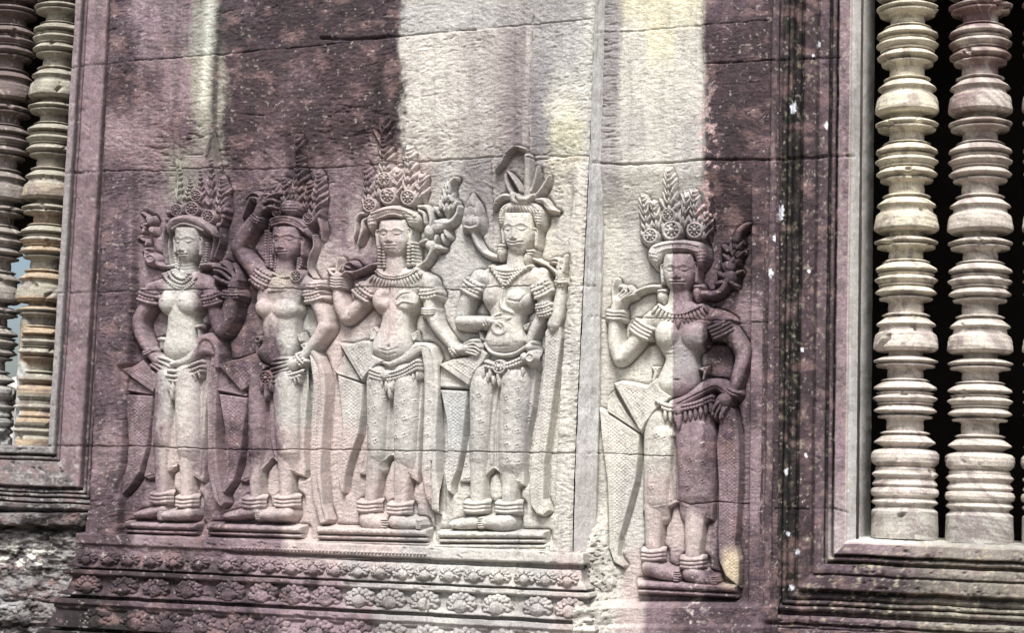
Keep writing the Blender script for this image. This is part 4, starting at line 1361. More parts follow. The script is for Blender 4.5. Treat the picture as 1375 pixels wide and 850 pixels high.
# cloth ends
P = l((30, 205), (75, 200), (105, 182), (122, 170), (135, 195), (180, 235), (165, 280), (155, 300))
h = flap(F, P, -9, 4); h.line(l((35, 215), (155, 296)), 1.0, -2, False); h.dots(l((75, 215), (160, 270)), 2.8, .9, .8, False)
h.poly(l((35, 215), (32, 285), (150, 305), (152, 296)), -10.5, 3, bw=3, rim=1.2)
F.part('sash', h, .5)
P = l((38, 300), (50, 360), (58, 480), (52, 560), (18, 660), (28, 680), (60, 650), (100, 590), (125, 510), (140, 420), (152, 305))
h = flap(F, P, -12, 3, (.1,)); h.dots(l((75, 320), (85, 480), (60, 600)), 3, .9, .8); h.dots(l((100, 320), (105, 460), (85, 580)), 3, .9, .8)
F.part('sash', h, .5)
P = l((365, 150), (348, 300), (352, 500), (350, 580), (375, 690), (400, 720), (420, 700), (408, 660), (392, 580), (384, 480), (388, 300), (398, 200), (392, 140))
h = flap(F, P, -11.5, 4, ()); h.line(l((372, 200), (366, 400), (372, 600), (395, 700)), 1.2, -1.6)
F.part('sash', h, .5)
h = HF(206, 452, 222, 480, .6); h.cap(t((258, 545, 20), (258, 600, 12)), -10, 3, curve=False); h.ell(*t((258, 545))[0], 5, 2, 0, -7, 2); F.part('belt_tie', h)
h = HF(258, 434, 272, 462, .6); h.cap(t((495, 470, 12), (500, 530, 10)), -10, 3, curve=False); h.ell(*t((495, 465))[0], 4.4, 2, 0, -7, 2); F.part('belt_tie', h)
anklets(F, [(*l((176, 684))[0], 9.5), (*l((270, 698))[0], 9.5)])
pedestal(F, 168, 266, 700.5, 716, .03, 8)

# ------------------------------------------------------------------ 2  dancer with the raised arm
F = Fig('dancer with one arm bent up to her crown and the other hand at her waist', 345, 712)
u = tr(290, 180, 3.27); l = tr(280, 430, 2.833); t = tr(290, 340, 4.722)
h = HF(296, 255, 460, 718)
legs(h, l((190, 200, 36), (178, 480, 28), (170, 680, 19)), l((290, 200, 42), (285, 480, 32), (288, 690, 22)))
foot(h, l((180, 725))[0], l((62, 748))[0], 8, 4, False)
foot(h, l((300, 735))[0], l((206, 742))[0], 9.5, 6, True, z=-5)
h.poly(t((330, 150), (262, 230), (255, 320), (290, 400), (292, 480), (290, 560), (258, 640), (330, 712), (430, 700), (500, 600), (500, 480), (520, 340), (560, 250), (660, 235), (680, 200), (590, 150), (500, 110), (400, 130)), -9, 8, bw=17, curve=True, k=2)
h.ell(*t((312, 345))[0], 12.5, 12.5, 10, -5, 8, 2.5); h.ell(*t((440, 355))[0], 17, 13.5, -6, -5, 9, 2.5)
h.cap([(382, 345, 10.5), (380, 366, 12)], -8, 7, k=3)
# raised arm
h.cap(t((300, 190, 52, -1), (245, 120, 48), (190, 40, 42)), -9, 9, k=2)
h.cap(u((170, 600, 34), (120, 540, 33), (90, 495, 30)), -9, 9, k=2)
h.cap(u((92, 500, 30), (120, 440, 31), (155, 390, 27), (178, 362, 22)), -8, 9, k=1)
hand(h, [u((200, 330, 9), (220, 300, 8), (250, 290, 7), (275, 300, 6)), u((205, 340, 9), (240, 320, 8), (278, 330, 6)), u((195, 320, 9), (190, 290, 8), (160, 285, 7), (140, 320, 6), (125, 355, 5)), u((195, 310, 8), (200, 275, 7), (170, 262, 7), (140, 285, 6)), u((205, 310, 8), (240, 275, 7), (280, 262, 6))],
     u((185, 355, 20), (200, 325, 21)), -4, 5)
# other arm, hand on the waist
h.cap(t((600, 215, 44, -1), (632, 300, 44), (672, 385, 46), (690, 460, 44)), -9, 9, k=2)
h.cap(t((690, 465, 44), (640, 545, 38), (580, 620, 32), (545, 668, 30)), -7, 8, k=1)
hand(h, [t((470, 670, 11), (420, 672, 10), (375, 680, 8)), t((465, 690, 11), (410, 700, 10), (362, 706, 8)), t((460, 712, 11), (405, 728, 10), (358, 738, 8)), t((470, 735, 11), (420, 752, 10), (372, 765, 8)), t((480, 755, 10), (440, 770, 9), (400, 782, 7))],
     t((540, 675, 28), (490, 705, 40)), -3, 5)
h.ell(*t((350, 655))[0], 4.5, 5.5, 0, -6, 5)
face(h, 385.3, 303, 37, 47, 381, .42, .67, .78, ex=(374, 392.5))
ear(h, 405, 318, 342, 1); ear(h, 367.5, 320, 340, -1, -8)
F.part('body', h)
h = HF(355, 180, 436, 326, .6)
h.poly(u((240, 400), (238, 375), (290, 358), (350, 365), (400, 400), (410, 450), (370, 420), (320, 400), (265, 402), (250, 420)), -6, 8, bw=7, curve=True)
h.beads(u((250, 405), (310, 392), (365, 410), (398, 435)), 1.7, 2.7, 0, 2.6); h.beads(u((250, 378), (310, 368), (365, 384), (400, 412)), 1.5, 2.6, 1, 2)
h.ell(*u((332, 325))[0], 15, 11, 0, -6, 7)
for i in range(4): h.dots([(391.5 - 13 + i * 1.5, 272 + i * 4), (391.5 + 13 - i * 1.5, 272 + i * 4)], 2.6, 1.0, 1.3, False)
h.spire(*u((355, 300))[0], 86, 64, 8.5, -6, rows=8)
h.spire(*u((368, 60 + 30))[0], 89, 25, 3, -8, rows=3)
h.spire(*u((425, 370))[0], 82, 66, 8, -7, rows=8); h.spire(*u((262, 330))[0], 96, 38, 7, -7, rows=5); h.spire(*u((395, 330))[0], 84, 38, 6, -8, rows=5); h.spire(*u((300, 300))[0], 92, 34, 6, -8, rows=5)
h.rosette(*u((408, 372))[0], 7.5, -4, 4); h.rosette(*u((345, 275))[0], 6, -4, 4); h.rosette(*u((268, 345))[0], 6, -5, 4)
h.cap(u((445, 370, 8), (458, 410, 9), (460, 460, 3)), -10, 4)
F.part('crown', h, .6)
h = HF(340, 300, 425, 372, .6)
for pts, r in (((215, 420, 212, 500, 218, 580), 2.4), ((238, 430, 236, 500, 238, 585), 2.4), ((255, 500, 258, 560, 252, 600), 2.2), ((375, 520, 368, 570, 355, 600), 2.4), ((358, 540, 352, 590), 2.2), ((420, 440, 425, 490, 405, 540, 400, 590, 425, 630), 1.5), ((232, 390, 226, 460, 224, 580), 1.4)):
    pp = [(pts[i], pts[i + 1]) for i in range(0, len(pts), 2)]
    strand(h, u(*pp), r, -9.5, 3.4)
F.part('hair_strand', h, .4)
h = HF(362, 355, 412, 392, .6)
h.beads(t((365, 130), (420, 155), (480, 150)), 2.0, 3.2, -2, 3)
h.rosette(*t((520, 150))[0], 8, -1, 3)
h.poly(t((360, 160), (400, 145), (460, 170), (465, 245), (400, 250), (340, 270), (320, 250), (345, 200)), -2, 2.2, bw=4)
F.part('necklace', h, 1.3)
band(F, 'armband', t((245, 130), (345, 190)), 2.8, 5); band(F, 'armband', t((570, 280), (672, 255)), 2.5, 4); band(F, 'armband', t((590, 205), (672, 200)), 2.2, 2)
band(F, 'bracelet', u((162, 362), (198, 385)), 2.0, 3); band(F, 'bracelet', t((520, 645), (562, 702)), 2.4, 3)
h = HF(318, 256, 372, 300, .6)
h.cap(u((115, 365, 5), (130, 330, 7), (150, 290, 8), (190, 270, 9), (230, 265, 9), (280, 280, 8)), -9, 5)
h.leaf(*u((230, 290))[0], 150, 16, 3, -8, 4); h.leaf(*u((235, 255))[0], 40, 16, 3, -8, 4); h.leaf(*u((215, 265))[0], 70, 14, 3, -8, 4)
F.part('flower_stem', h)
h = HF(316, 478, 412, 652)
h.poly(l((175, 170), (150, 300), (140, 480), (132, 560), (110, 612), (135, 618), (180, 595), (225, 545), (238, 525), (270, 560), (320, 585), (362, 600), (366, 570), (358, 490), (362, 380), (375, 260), (380, 160), (280, 180)), -12.5, 4, bw=8, rim=1.0)
h.cap(l((185, 230, 36), (181.0, 435, 34.5), (180, 505, 34, -1.5), (180, 550, 34.0, -7)), -11, 12.5, k=2, curve=False); h.cap(l((290, 230, 52), (298.0, 435, 47.5), (300, 505, 46, -1.5), (300, 550, 46.0, -7)), -10, 13, k=2, curve=False)
h.line(l((222, 310), (225, 450), (240, 520)), 1.6, -3.2); h.line(l((352, 200), (345, 400), (345, 570)), 1.2, -2.0); h.line(l((365, 220), (356, 400)), 1.0, -1.4)
h.dots(l((230, 320), (232, 440), (232, 500)), 2.8, 1.1, 1.3)
h.dots(l((120, 605), (175, 585), (222, 540)), 3, 1, .9); h.dots(l((250, 530), (295, 562), (355, 588)), 3, 1, .9)
F.part('skirt', h)
h = HF(340, 484, 410, 548, .6)
h.beads(l((235, 222), (290, 215), (350, 200), (370, 190)), 2.3, 3.7, -1, 3.2); h.beads(l((245, 238), (300, 232), (355, 212)), 2.3, 3.7, -1, 3.2)
for i in range(8):
    p0 = l((250 + i * 14, 250 - i * 5))[0]; h.leaf(p0[0], p0[1], -86, 9, 2.2, -1.5, 3.2)
h.rosette(*l((226, 222))[0], 9.5, 0, 4)
for x, y in ((226, 250), (210, 240), (244, 240), (226, 268)): h.leaf(*l((x, y))[0], -90, 12, 3.4, -.5, 4)
F.part('belt', h, .4)
P = t((8, 705), (60, 690), (150, 672), (245, 635), (290, 700), (340, 718), (270, 780), (215, 850), (165, 880))
h = flap(F, P, -9, 4); h.dots(t((110, 700), (205, 830)), 2.8, .9, .8, False); h.dots(t((170, 690), (235, 790)), 2.8, .9, .8, False)
h.poly(l((38, 180), (26, 268), (142, 292), (148, 282), (60, 190)), -10.5, 3, bw=3, rim=1.2)
F.part('sash', h, .5)
P = l((35, 280), (45, 340), (70, 480), (68, 560), (42, 655), (58, 662), (95, 610), (120, 520), (135, 400), (148, 295))
h = flap(F, P, -12, 3, (.1,)); h.dots(l((68, 310), (95, 460), (72, 600)), 3, .9, .8); h.dots(l((98, 310), (108, 430), (95, 560)), 3, .9, .8)
F.part('sash', h, .5)
P = l((345, 95), (385, 140), (398, 240), (392, 400), (385, 560), (400, 690), (425, 780), (455, 770), (462, 760), (440, 700), (430, 580), (440, 400), (450, 280), (444, 200), (425, 140), (390, 95), (360, 85))
h = flap(F, P, -10.5, 5, ()); h.line(l((365, 100), (412, 170), (424, 280), (414, 440), (410, 600), (440, 760)), 1.3, -2); h.dots(l((405, 200), (405, 400), (396, 600)), 3.2, 1, .9)
F.part('sash', h, .5)
h = HF(338, 448, 352, 486, .6); h.cap(t((260, 545, 14), (250, 640, 10)), -10, 3, curve=False); h.ring(*t((262, 548))[0], 3.2, 1.2, -7, 2.5); F.part('belt_tie', h)
h = HF(394, 440, 414, 466, .6); h.poly(t((505, 520), (545, 500), (550, 560), (520, 565)), -10, 3, bw=3, rim=1); F.part('belt_tie', h)
anklets(F, [(*l((166, 696))[0], 10.5), (*l((292, 692))[0], 11.5)])
pedestal(F, 278, 407, 703, 719, .03, 7)

# ------------------------------------------------------------------ 3  middle dancer
F = Fig('middle dancer under the tallest three-pointed crown, holding a stem, both breasts chipped', 510, 712)
u = tr(430, 160, 3.035); l = tr(430, 430, 2.742); t = tr(430, 340, 4.722); q = tr(485, 270, 8.5)
h = HF(440, 290, 660, 722)
legs(h, l((205, 200, 40), (200, 480, 32), (178, 690, 22)), l((310, 200, 46), (302, 480, 34), (290, 700, 24)))
foot(h, l((180, 735))[0], l((222, 752))[0], 14, 8, True, z=-7)
foot(h, l((280, 742))[0], l((355, 752))[0], 10, 6.5, True, z=-5)
h.poly(t((350, 130), (270, 180), (235, 240), (330, 240), (350, 340), (385, 400), (370, 480), (330, 560), (335, 640), (440, 690), (540, 650), (575, 580), (560, 480), (575, 380), (630, 250), (720, 225), (700, 150), (640, 110), (540, 95), (430, 95)), -9, 8.5, bw=18, curve=True, k=2)
h.bump(*t((445, 610))[0], 17, 15, 2.5); h.bump(*t((442, 596))[0], 2.2, 2.2, -2.5)
h.line(t((390, 612), (440, 622), (500, 605)), .9, -1.0); h.line(t((400, 640), (440, 648), (490, 635)), .9, -.8)
h.ell(*t((400, 300))[0], 14, 16, 8, -5, 9, 2.5); h.ell(*t((548, 302))[0], 16.5, 15, 0, -5, 10, 2.5)
h.bump(*t((425, 285))[0], 5, 5.5, -4.5); h.bump(*t((535, 300))[0], 11, 9, -3.5); h.line(t((490, 300), (530, 265), (590, 255)), 1.0, -2); h.line(t((500, 330), (540, 310), (600, 320)), 1.2, 2)
h.line(t((450, 225), (446, 330), (443, 480), (441, 680)), .8, -2.2)
h.cap([(529, 342, 11), (529, 362, 13)], -8, 7, k=3)
# left arm raised from elbow, holding a stem
h.cap(t((330, 190, 46, -1), (290, 270, 44), (230, 340, 42), (170, 400, 40)), -9, 8.5, k=2)
h.cap(t((160, 405, 40), (130, 340, 42), (110, 260, 34), (108, 190, 28)), -8, 9, k=1)
hand(h, [t((100, 150, 12), (75, 130, 9), (60, 108, 8)), t((110, 130, 10), (112, 80, 8), (118, 35, 6)), t((140, 145, 10), (170, 120, 8), (205, 125, 7)), t((150, 110, 9), (165, 70, 8), (200, 60, 7), (215, 75, 6)), t((130, 110, 8), (150, 80, 7), (190, 95, 6))],
     t((108, 185, 24), (115, 145, 30)), -4, 5)
# right arm reaching to her neighbour's hip
h.cap(t((690, 180, 44, -1), (690, 280, 44), (700, 380, 42), (735, 460, 38), (800, 545, 32), (850, 600, 28)), -9, 9, k=2)
h.cap(t((840, 590, 28), (880, 615, 26), (915, 628, 22)), -5, 7, k=1)
g = tr(590, 340, 4.722)
hand(h, [g((190, 585, 11), (230, 575, 10), (262, 600, 9)), g((190, 600, 11), (235, 600, 10), (265, 622, 9)), g((185, 618, 11), (225, 622, 10), (258, 640, 9)), g((180, 632, 10), (215, 640, 9), (250, 652, 8)), g((170, 580, 10), (205, 562, 9), (240, 560, 8))],
     g((130, 615, 26), (175, 608, 32)), -1, 5)
face(h, 529.4, 294.5, 39, 51, 526, .41, .62, .725, ex=(518.0, 536.5))
ear(h, 549.5, 306, 330, 1); ear(h, 508, 308, 330, -1, -7)
F.part('body', h)
h = HF(472, 158, 585, 325, .6)
h.poly(u((195, 440), (195, 400), (235, 368), (300, 352), (360, 365), (405, 395), (402, 430), (370, 440), (345, 405), (300, 402), (245, 412), (232, 440), (210, 460)), -6, 9, bw=9, curve=True)
h.beads(u((240, 410), (300, 392), (345, 400)), 1.5, 2.5, 1.5, 2.4); h.beads(u((215, 390), (290, 370), (355, 378), (398, 402)), 1.8, 3, 2, 2.4)
for i in range(5): h.dots(u((345, 385 + i * 12), (400, 392 + i * 11)), 2.6, 1, 1.2, False)
for i in range(3): h.dots(u((200, 405 + i * 14), (232, 400 + i * 14)), 2.6, 1, 1.2, False)
h.spire(*u((272, 320))[0], 91, 84, 12, -6, rows=10, a=3.6); h.spire(*u((266, 130))[0], 90, 40, 4, -8, rows=3)
h.spire(*u((205, 370))[0], 96, 66, 9.5, -7, rows=8); h.spire(*u((362, 340))[0], 89, 76, 10, -7, rows=8)
h.spire(*u((240, 320))[0], 94, 30, 6, -8, rows=4); h.spire(*u((310, 310))[0], 86, 34, 6, -8, rows=4); h.spire(*u((395, 330))[0], 80, 34, 5, -8, rows=4)
for x, y, r in ((205, 352, 28), (280, 316, 32), (362, 322, 30), (270, 248, 27)): h.rosette(*u((x, y))[0], r / 3.035, -3.5, 4.2, 8)
F.part('crown', h, .6)
for pts in ([(190, 385, 7), (160, 385, 8), (142, 410, 9), (142, 450, 8), (135, 480, 4)], [(195, 400, 6), (172, 415, 8), (168, 450, 9), (150, 505, 4)], [(400, 355, 7), (432, 360, 9), (448, 400, 9), (445, 440, 6)], [(400, 370, 6), (420, 385, 8), (425, 420, 7)]):
    p_ = u(*pts); h = HF(min(a[0] for a in p_) - 7, min(a[1] for a in p_) - 7, max(a[0] for a in p_) + 7, max(a[1] for a in p_) + 7, .6)
    h.cap(p_, -9.5, 5); F.part('crown_ribbon', h, .4)
for pts in (((200, 535, 200, 750), (258, 545, 262, 750)), ((540, 490, 535, 720), (585, 480, 588, 715))):
    h = HF(500 if pts[0][0] < 300 else 542, 324, 522 if pts[0][0] < 300 else 562, 362, .6)
    for (x0, y0, x1, y1) in pts:
        n = 7
        for i in range(n):
            p0 = q((x0 + (x1 - x0) * i / (n - 1) + 8, y0 + (y1 - y0) * i / (n - 1)))[0]; h.ell(p0[0], p0[1], 2.9, 1.9, 0, -6, 4.5, p=3)
    F.part('ear_pendant', h, .3)
h = HF(495, 348, 568, 392, .6)
for k, (r, sp) in enumerate(((1.6, 2.6), (1.6, 2.6))):
    h.beads(t((370 - k * 12, 105 + k * 12), (410, 140 + k * 14), (490, 150 + k * 14), (570, 130 + k * 14), (612 + k * 8, 98 + k * 10)), r, sp, 0, 2.4)
for i in range(17):
    s = i / 16; x = 345 + s * 290; y = 150 + 45 * math.sin(math.pi * s) - s * 25
    ang = -125 + 70 * s
    h.leaf(*t((x, y))[0], ang, 8.5, 2.0, 0, 3)
F.part('necklace', h, .35)
band(F, 'armband', t((235, 215), (325, 285)), 2.6, 4); band(F, 'armband', t((640, 265), (742, 250)), 2.6, 3); band(F, 'armband', t((655, 370), (725, 372)), 1.7, 3, seg=False)
band(F, 'bracelet', t((78, 185), (140, 190)), 2.1, 4, seg=False); band(F, 'bracelet', g((85, 595), (118, 640)), 2.2, 3)
h = HF(434, 340, 516, 376, .6)
h.cap(t((48, 105, 12), (100, 108, 10), (200, 120, 9), (270, 100, 9), (330, 72, 10), (370, 70, 10)), -7, 5)
h.leaf(*t((135, 95))[0], 20, 14, 2.4, -6, 4); h.leaf(*t((150, 75))[0], -10, 12, 2.4, -6, 4)
F.part('flower_stem', h)
h = HF(556, 236, 618, 366, .6)
h.cap(u((395, 600, 9), (430, 575, 8), (450, 535, 8), (455, 510, 9)), -9, 5)
h.ell(*u((450, 515))[0], 9, 7, 30, -9, 5); h.ell(*u((440, 455))[0], 6.5, 9, 0, -9, 5); h.ell(*u((485, 430))[0], 13, 8, -25, -9, 5)
h.cap(u((470, 420, 12), (520, 420, 11), (550, 390, 7), (560, 355, 4)), -9, 5); h.spire(*u((512, 380))[0], 84, 40, 7, -8, rows=4)
h.cap(u((525, 300, 8), (530, 262, 8), (550, 242, 7), (555, 248, 4)), -9, 4)
for x, y, a_ in ((495, 470, -80), (505, 455, -60), (470, 475, -100), (430, 490, 200), (470, 520, -10), (480, 380, 130), (540, 360, 60), (490, 360, 100), (535, 330, 120), (500, 335, 60)): h.leaf(*u((x, y))[0], a_, 11, 3, -8, 4)
F.part('flower_spray', h, .7)
h = HF(480, 478, 572, 652)
h.poly(l((185, 170), (175, 300), (165, 470), (150, 530), (135, 568), (158, 572), (215, 545), (255, 500), (268, 500), (300, 560), (355, 600), (358, 560), (358, 480), (365, 380), (372, 260), (370, 120), (250, 160)), -12.5, 4, bw=8, rim=1.0)
h.cap(l((212, 230, 40), (204.8, 430, 35.5), (203, 500, 34, -1.5), (203, 545, 34.0, -7)), -11, 12.5, k=2, curve=False); h.cap(l((315, 230, 50), (309.4, 435, 44.0), (308, 505, 42, -1.5), (308, 550, 42.0, -7)), -10, 13, k=2, curve=False)
h.line(l((262, 240), (262, 380), (262, 490)), 2.6, -3.4); h.dots(l((252, 300), (248, 470)), 2.6, 1, 1.6); 
h.dots(l((145, 562), (210, 535), (250, 495)), 3, 1, .9); h.dots(l((275, 500), (305, 545), (350, 580)), 3, 1, .9)
flowers(h, l((208, 265), (207, 325), (209, 383), (209, 445), (315, 258), (317, 302), (318, 362), (318, 424), (318, 490), (285, 320), (285, 378), (285, 430), (352, 300), (352, 360), (240, 290), (180, 330), (178, 390), (178, 450)))
F.part('skirt', h)
h = HF(508, 642, 532, 645)
h = HF(484, 460, 590, 694)
P = l((328, 105), (350, 80), (385, 75), (420, 100), (436, 150), (440, 250), (430, 400), (430, 560), (445, 650), (462, 690), (440, 712), (410, 700), (385, 640), (372, 560), (378, 440), (382, 300), (382, 180), (372, 118), (340, 140), (300, 160), (255, 172), (200, 150), (210, 145), (255, 152), (300, 130))
h.poly(P, -7.5, 5.5, bw=6, rim=.8)
h.dots(l((345, 100), (385, 92), (415, 125), (424, 250), (418, 400), (415, 560), (425, 680)), 2.6, 1.1, 1.2); h.dots(l((392, 160), (392, 300), (388, 440), (386, 600)), 2.8, 1, .9)
flowers(h, l((404, 235), (406, 300), (400, 366), (398, 425), (398, 485), (398, 545), (400, 605), (402, 655)), 3)
F.part('sash', h, .5, label='wide hip sash looped out and falling to the right')
h = HF(488, 478, 572, 542, .6)
for k in range(3): h.beads(l((185, 180 + k * 14), (240, 198 + k * 12), (300, 185 + k * 13), (362, 150 + k * 15)), 2.2, 3.5, -1 + .3 * k, 3.4)
for i in range(13):
    s = i / 12; p0 = l((190 + s * 172, 222 + 12 * math.sin(math.pi * s) - s * 26))[0]; h.leaf(p0[0], p0[1], -88, 9.5, 2.3, -1, 3.4)
h.ell(*l((245, 205))[0], 6, 6, 0, 1, 4)
for x, y in ((262, 240), (250, 232), (272, 232), (262, 258)): h.leaf(*l((x, y))[0], -90, 12, 3, 0, 4)
F.part('belt', h, .4)
P = l((70, 85), (110, 90), (150, 78), (188, 80), (195, 130), (245, 150), (210, 165), (175, 200), (155, 228))
h = flap(F, P, -8.5, 4); h.dots(l((100, 100), (158, 205)), 2.8, .9, .9, False); h.dots(l((125, 98), (170, 185)), 2.8, .9, .9, False)
h.poly(l((68, 95), (82, 130), (42, 185), (60, 200), (150, 228), (130, 190)), -10.5, 3.5, bw=3, rim=1.2)
F.part('sash', h, .5)
P = l((60, 200), (72, 300), (80, 400), (72, 480), (62, 580), (75, 640), (85, 635), (92, 570), (112, 500), (140, 420), (152, 330), (158, 235))
h = flap(F, P, -12, 3.4, (.1,)); h.dots(l((90, 220), (100, 400), (78, 600)), 3, .9, .8); h.dots(l((125, 235), (122, 400), (95, 540)), 3, .9, .8)
F.part('sash', h, .5)
h = HF(490, 434, 508, 462, .6); h.poly(t((300, 550), (310, 480), (335, 460), (365, 490), (340, 548)), -11, 2.5, bw=3, rim=1.2); F.part('belt_tie', h)
h = HF(546, 440, 562, 462, .6); h.poly(t((565, 515), (600, 488), (605, 550), (575, 560)), -11, 2.5, bw=3, rim=1.2); F.part('belt_tie', h)
anklets(F, [(*l((174, 688))[0], 11.5), (*l((286, 696))[0], 12)])
pedestal(F, 425, 576, 707, 724, .025, 8)

# ------------------------------------------------------------------ 4  lotus-haired dancer
F = Fig('smiling pale dancer, hair tied up in leaf-shaped plumes, lotus bud at her shoulder', 665, 716)
u = tr(590, 180, 3.27); l = tr(570, 430, 2.576); t = tr(590, 340, 4.722); q = tr(640, 240, 7.083)
h = HF(604, 278, 768, 722)
legs(h, l((190, 180, 40), (184, 450, 30), (178, 640, 24)), l((310, 180, 50), (295, 450, 34), (288, 640, 24)))
foot(h, l((170, 700))[0], l((92, 708))[0], 9, 4.5, False)
foot(h, l((285, 700))[0], l((212, 700))[0], 12, 7.5, True, z=-5)
h.poly(t((310, 90), (240, 130), (220, 190), (285, 210), (295, 330), (320, 400), (300, 500), (285, 560), (330, 620), (400, 632), (480, 620), (550, 560), (520, 480), (525, 390), (580, 300), (600, 220), (700, 200), (690, 150), (620, 90), (500, 70), (400, 70)), -9, 8.5, bw=18, curve=True, k=2)
h.bump(*t((420, 560))[0], 16, 12, 2)
h.ell(*t((335, 272))[0], 12, 16, 10, -5, 9, 2.5); h.ell(*t((500, 300))[0], 17, 16, 0, -5, 10, 2.5)
h.line(t((450, 300), (520, 310), (560, 260)), 1.2, -1.8); h.line(t((520, 310), (510, 360)), 1, -1.5); h.line(t((410, 240), (400, 340), (470, 380)), 2.2, 2.5)
h.line(t((340, 590), (380, 593), (450, 590)), .9, -1.2)
h.cap([(692, 338, 11), (693, 358, 14)], -8, 7, k=3)
# arm across the waist
h.cap(t((240, 140, 40, -1), (205, 220, 44), (160, 320, 46), (140, 400, 42)), -9, 9, k=2)
h.cap(t((135, 435, 38), (200, 440, 40), (280, 436, 34), (330, 430, 26)), -6, 8.5, k=1)
hand(h, [t((360, 432, 10), (410, 425, 8), (455, 415, 6)), t((355, 442, 10), (400, 440, 8), (430, 432, 6)), t((340, 420, 10), (400, 412, 7), (460, 410, 5)), t((350, 450, 9), (385, 455, 8), (400, 470, 7)), t((340, 415, 9), (370, 395, 7), (400, 385, 6))],
     t((320, 432, 24), (355, 438, 20)), -2, 5)
h.ring(*t((390, 478))[0], 8, 4.2, -4, 6); h.ell(*t((390, 528))[0], 9, 6, 0, -4, 5)
# bent arm with raised hand
h.cap(t((650, 130, 44, -1), (655, 220, 48), (660, 300, 46), (640, 400, 38), (600, 480, 33), (565, 560, 26)), -9, 9, k=2)
h.cap(t((725, 450, 44), (745, 390, 44), (765, 280, 36), (770, 190, 28)), -8, 9, k=1)
h.cap(t((725, 455, 42), (718, 480, 26)), -8, 9, k=1, curve=False)
hand(h, [t((790, 120, 11), (800, 60, 8), (797, 20, 6)), t((760, 110, 10), (770, 80, 8), (745, 62, 7), (720, 60, 6)), t((755, 100, 10), (765, 55, 8), (740, 38, 7), (705, 45, 6)), t((750, 125, 10), (725, 105, 8), (700, 85, 6)), t((785, 120, 9), (782, 95, 8), (750, 85, 6))],
     t((770, 180, 25), (768, 135, 30)), -3, 5)
face(h, 696.8, 285.5, 40, 57, 692.5, .42, .645, .74, ex=(684.5, 703.5), smile=1.6, mw=.46)
h.line(q((340, 385), (400, 375), (470, 388)), .8, -1.0)
ear(h, 718.5, 306, 330, 1, -6); ear(h, 677, 304, 326, -1, -7)
F.part('body', h)
# hair and plumes
h = HF(656, 188, 752, 326, .6)
h.poly(q((215, 430), (205, 360), (240, 270), (320, 225), (420, 210), (540, 225), (620, 275), (640, 350), (625, 440), (580, 480), (555, 420), (520, 360), (430, 325), (340, 330), (290, 350), (270, 410), (245, 450)), -7, 8, bw=9, curve=True)
for i in range(12):
    s = i / 11; x0 = 250 + s * 340
    h.line(q((400 + (x0 - 400) * .5, 235), (x0, 285 + 50 * abs(s - .5)), (x0 + (-12 if s < .5 else 12), 335 + 60 * abs(s - .5))), .9, -1.8)
for i in range(6):
    h.dots(q((222, 300 + i * 26), (262, 305 + i * 24)), 2.4, 1, 1.3, False); h.dots(q((560, 300 + i * 26), (628, 305 + i * 26)), 2.4, 1, 1.3, False)
h.cap(q((350, 160, 24), (365, 210, 28), (410, 235, 24), (480, 230, 22)), -3, 5); h.cap(q((400, 170, 20), (430, 205, 26), (500, 205, 26), (545, 170, 20)), -2, 5.5)
h.cap(q((485, 180, 34), (490, 60, 36), (495, -60, 34), (497, -200, 30)), -9, 6, curve=False)
h.leaf(*q((345, 150))[0], 128, 29, 3.2, -8, 5, curl=-20, rib=False); h.leaf(*q((420, 120))[0], 113, 32, 2.8, -8, 5, curl=10, rib=False)
h.leaf(*q((530, 120))[0], 66, 34, 2.8, -8, 5, curl=10, rib=False); h.leaf(*q((580, 150))[0], 46, 30, 3.2, -8, 5, curl=12, rib=False)
h.cap(q((340, 180, 22), (270, 165, 26), (200, 200, 24), (150, 275, 6)), -8, 5); h.cap(q((570, 205, 18), (640, 210, 26), (690, 280, 24), (765, 305, 5)), -8, 5)
h.line(q((330, 182), (262, 180), (190, 225)), .9, -1.2); h.line(q((580, 210), (640, 232), (700, 290)), .9, -1.2)
F.part('hair', h, .5)
h = HF(664, 190, 712, 232, .6); h.cap(u((380, 70, 5), (340, 62, 6), (305, 85, 6), (280, 125, 5), (250, 160, 3)), -9, 4); F.part('hair_ribbon', h, .4)
for s, P_ in ((0, q((235, 640, 18), (235, 700, 42), (225, 775, 6))), (1, q((515, 690, 18), (490, 760, 44), (480, 830, 6)))):
    h = HF(P_[0][0] - 12, P_[0][1] - 14, P_[0][0] + 12, P_[-1][1] + 6, .6)
    h.cap(P_, -6, 6); h.cap([(P_[0][0] - 4, P_[0][1], 1.6), (P_[0][0] + 4, P_[0][1], 1.6)], -3, 3, curve=False)
    h.cap([(P_[0][0] - 3, P_[0][1] + 4, 1.6), (P_[0][0] + 3, P_[0][1] + 4, 1.6)], -3, 3, curve=False)
    F.part('ear_pendant', h, .3)
h = HF(650, 348, 722, 392, .6)
for k in range(5):
    w_ = 0
    h.beads(t((322 + k * 16, 88 + k * 20), (370 + k * 10, 108 + k * 22), (435, 116 + k * 23), (510 - k * 14, 108 + k * 21), (585 - k * 26, 86 + k * 18)), 2.4, 3.9, -.5 + .3 * k, 3.2)
h.leaf(*t((415, 200))[0], -95, 9, 3, 0, 3.5)
F.part('necklace', h, .35)
band(F, 'armband', t((160, 190), (262, 248)), 3.0, 4); band(F, 'armband', t((600, 255), (700, 205)), 3.0, 4); band(F, 'armband', t((625, 370), (715, 345)), 2.2, 5)
band(F, 'bracelet', t((300, 415), (310, 458)), 2.2, 3); band(F, 'bracelet', t((742, 182), (800, 186)), 2.3, 3)
h = HF(616, 256, 670, 350, .6)
h.ell(*u((140, 350))[0], 11.5, 19, 4, -9, 7)
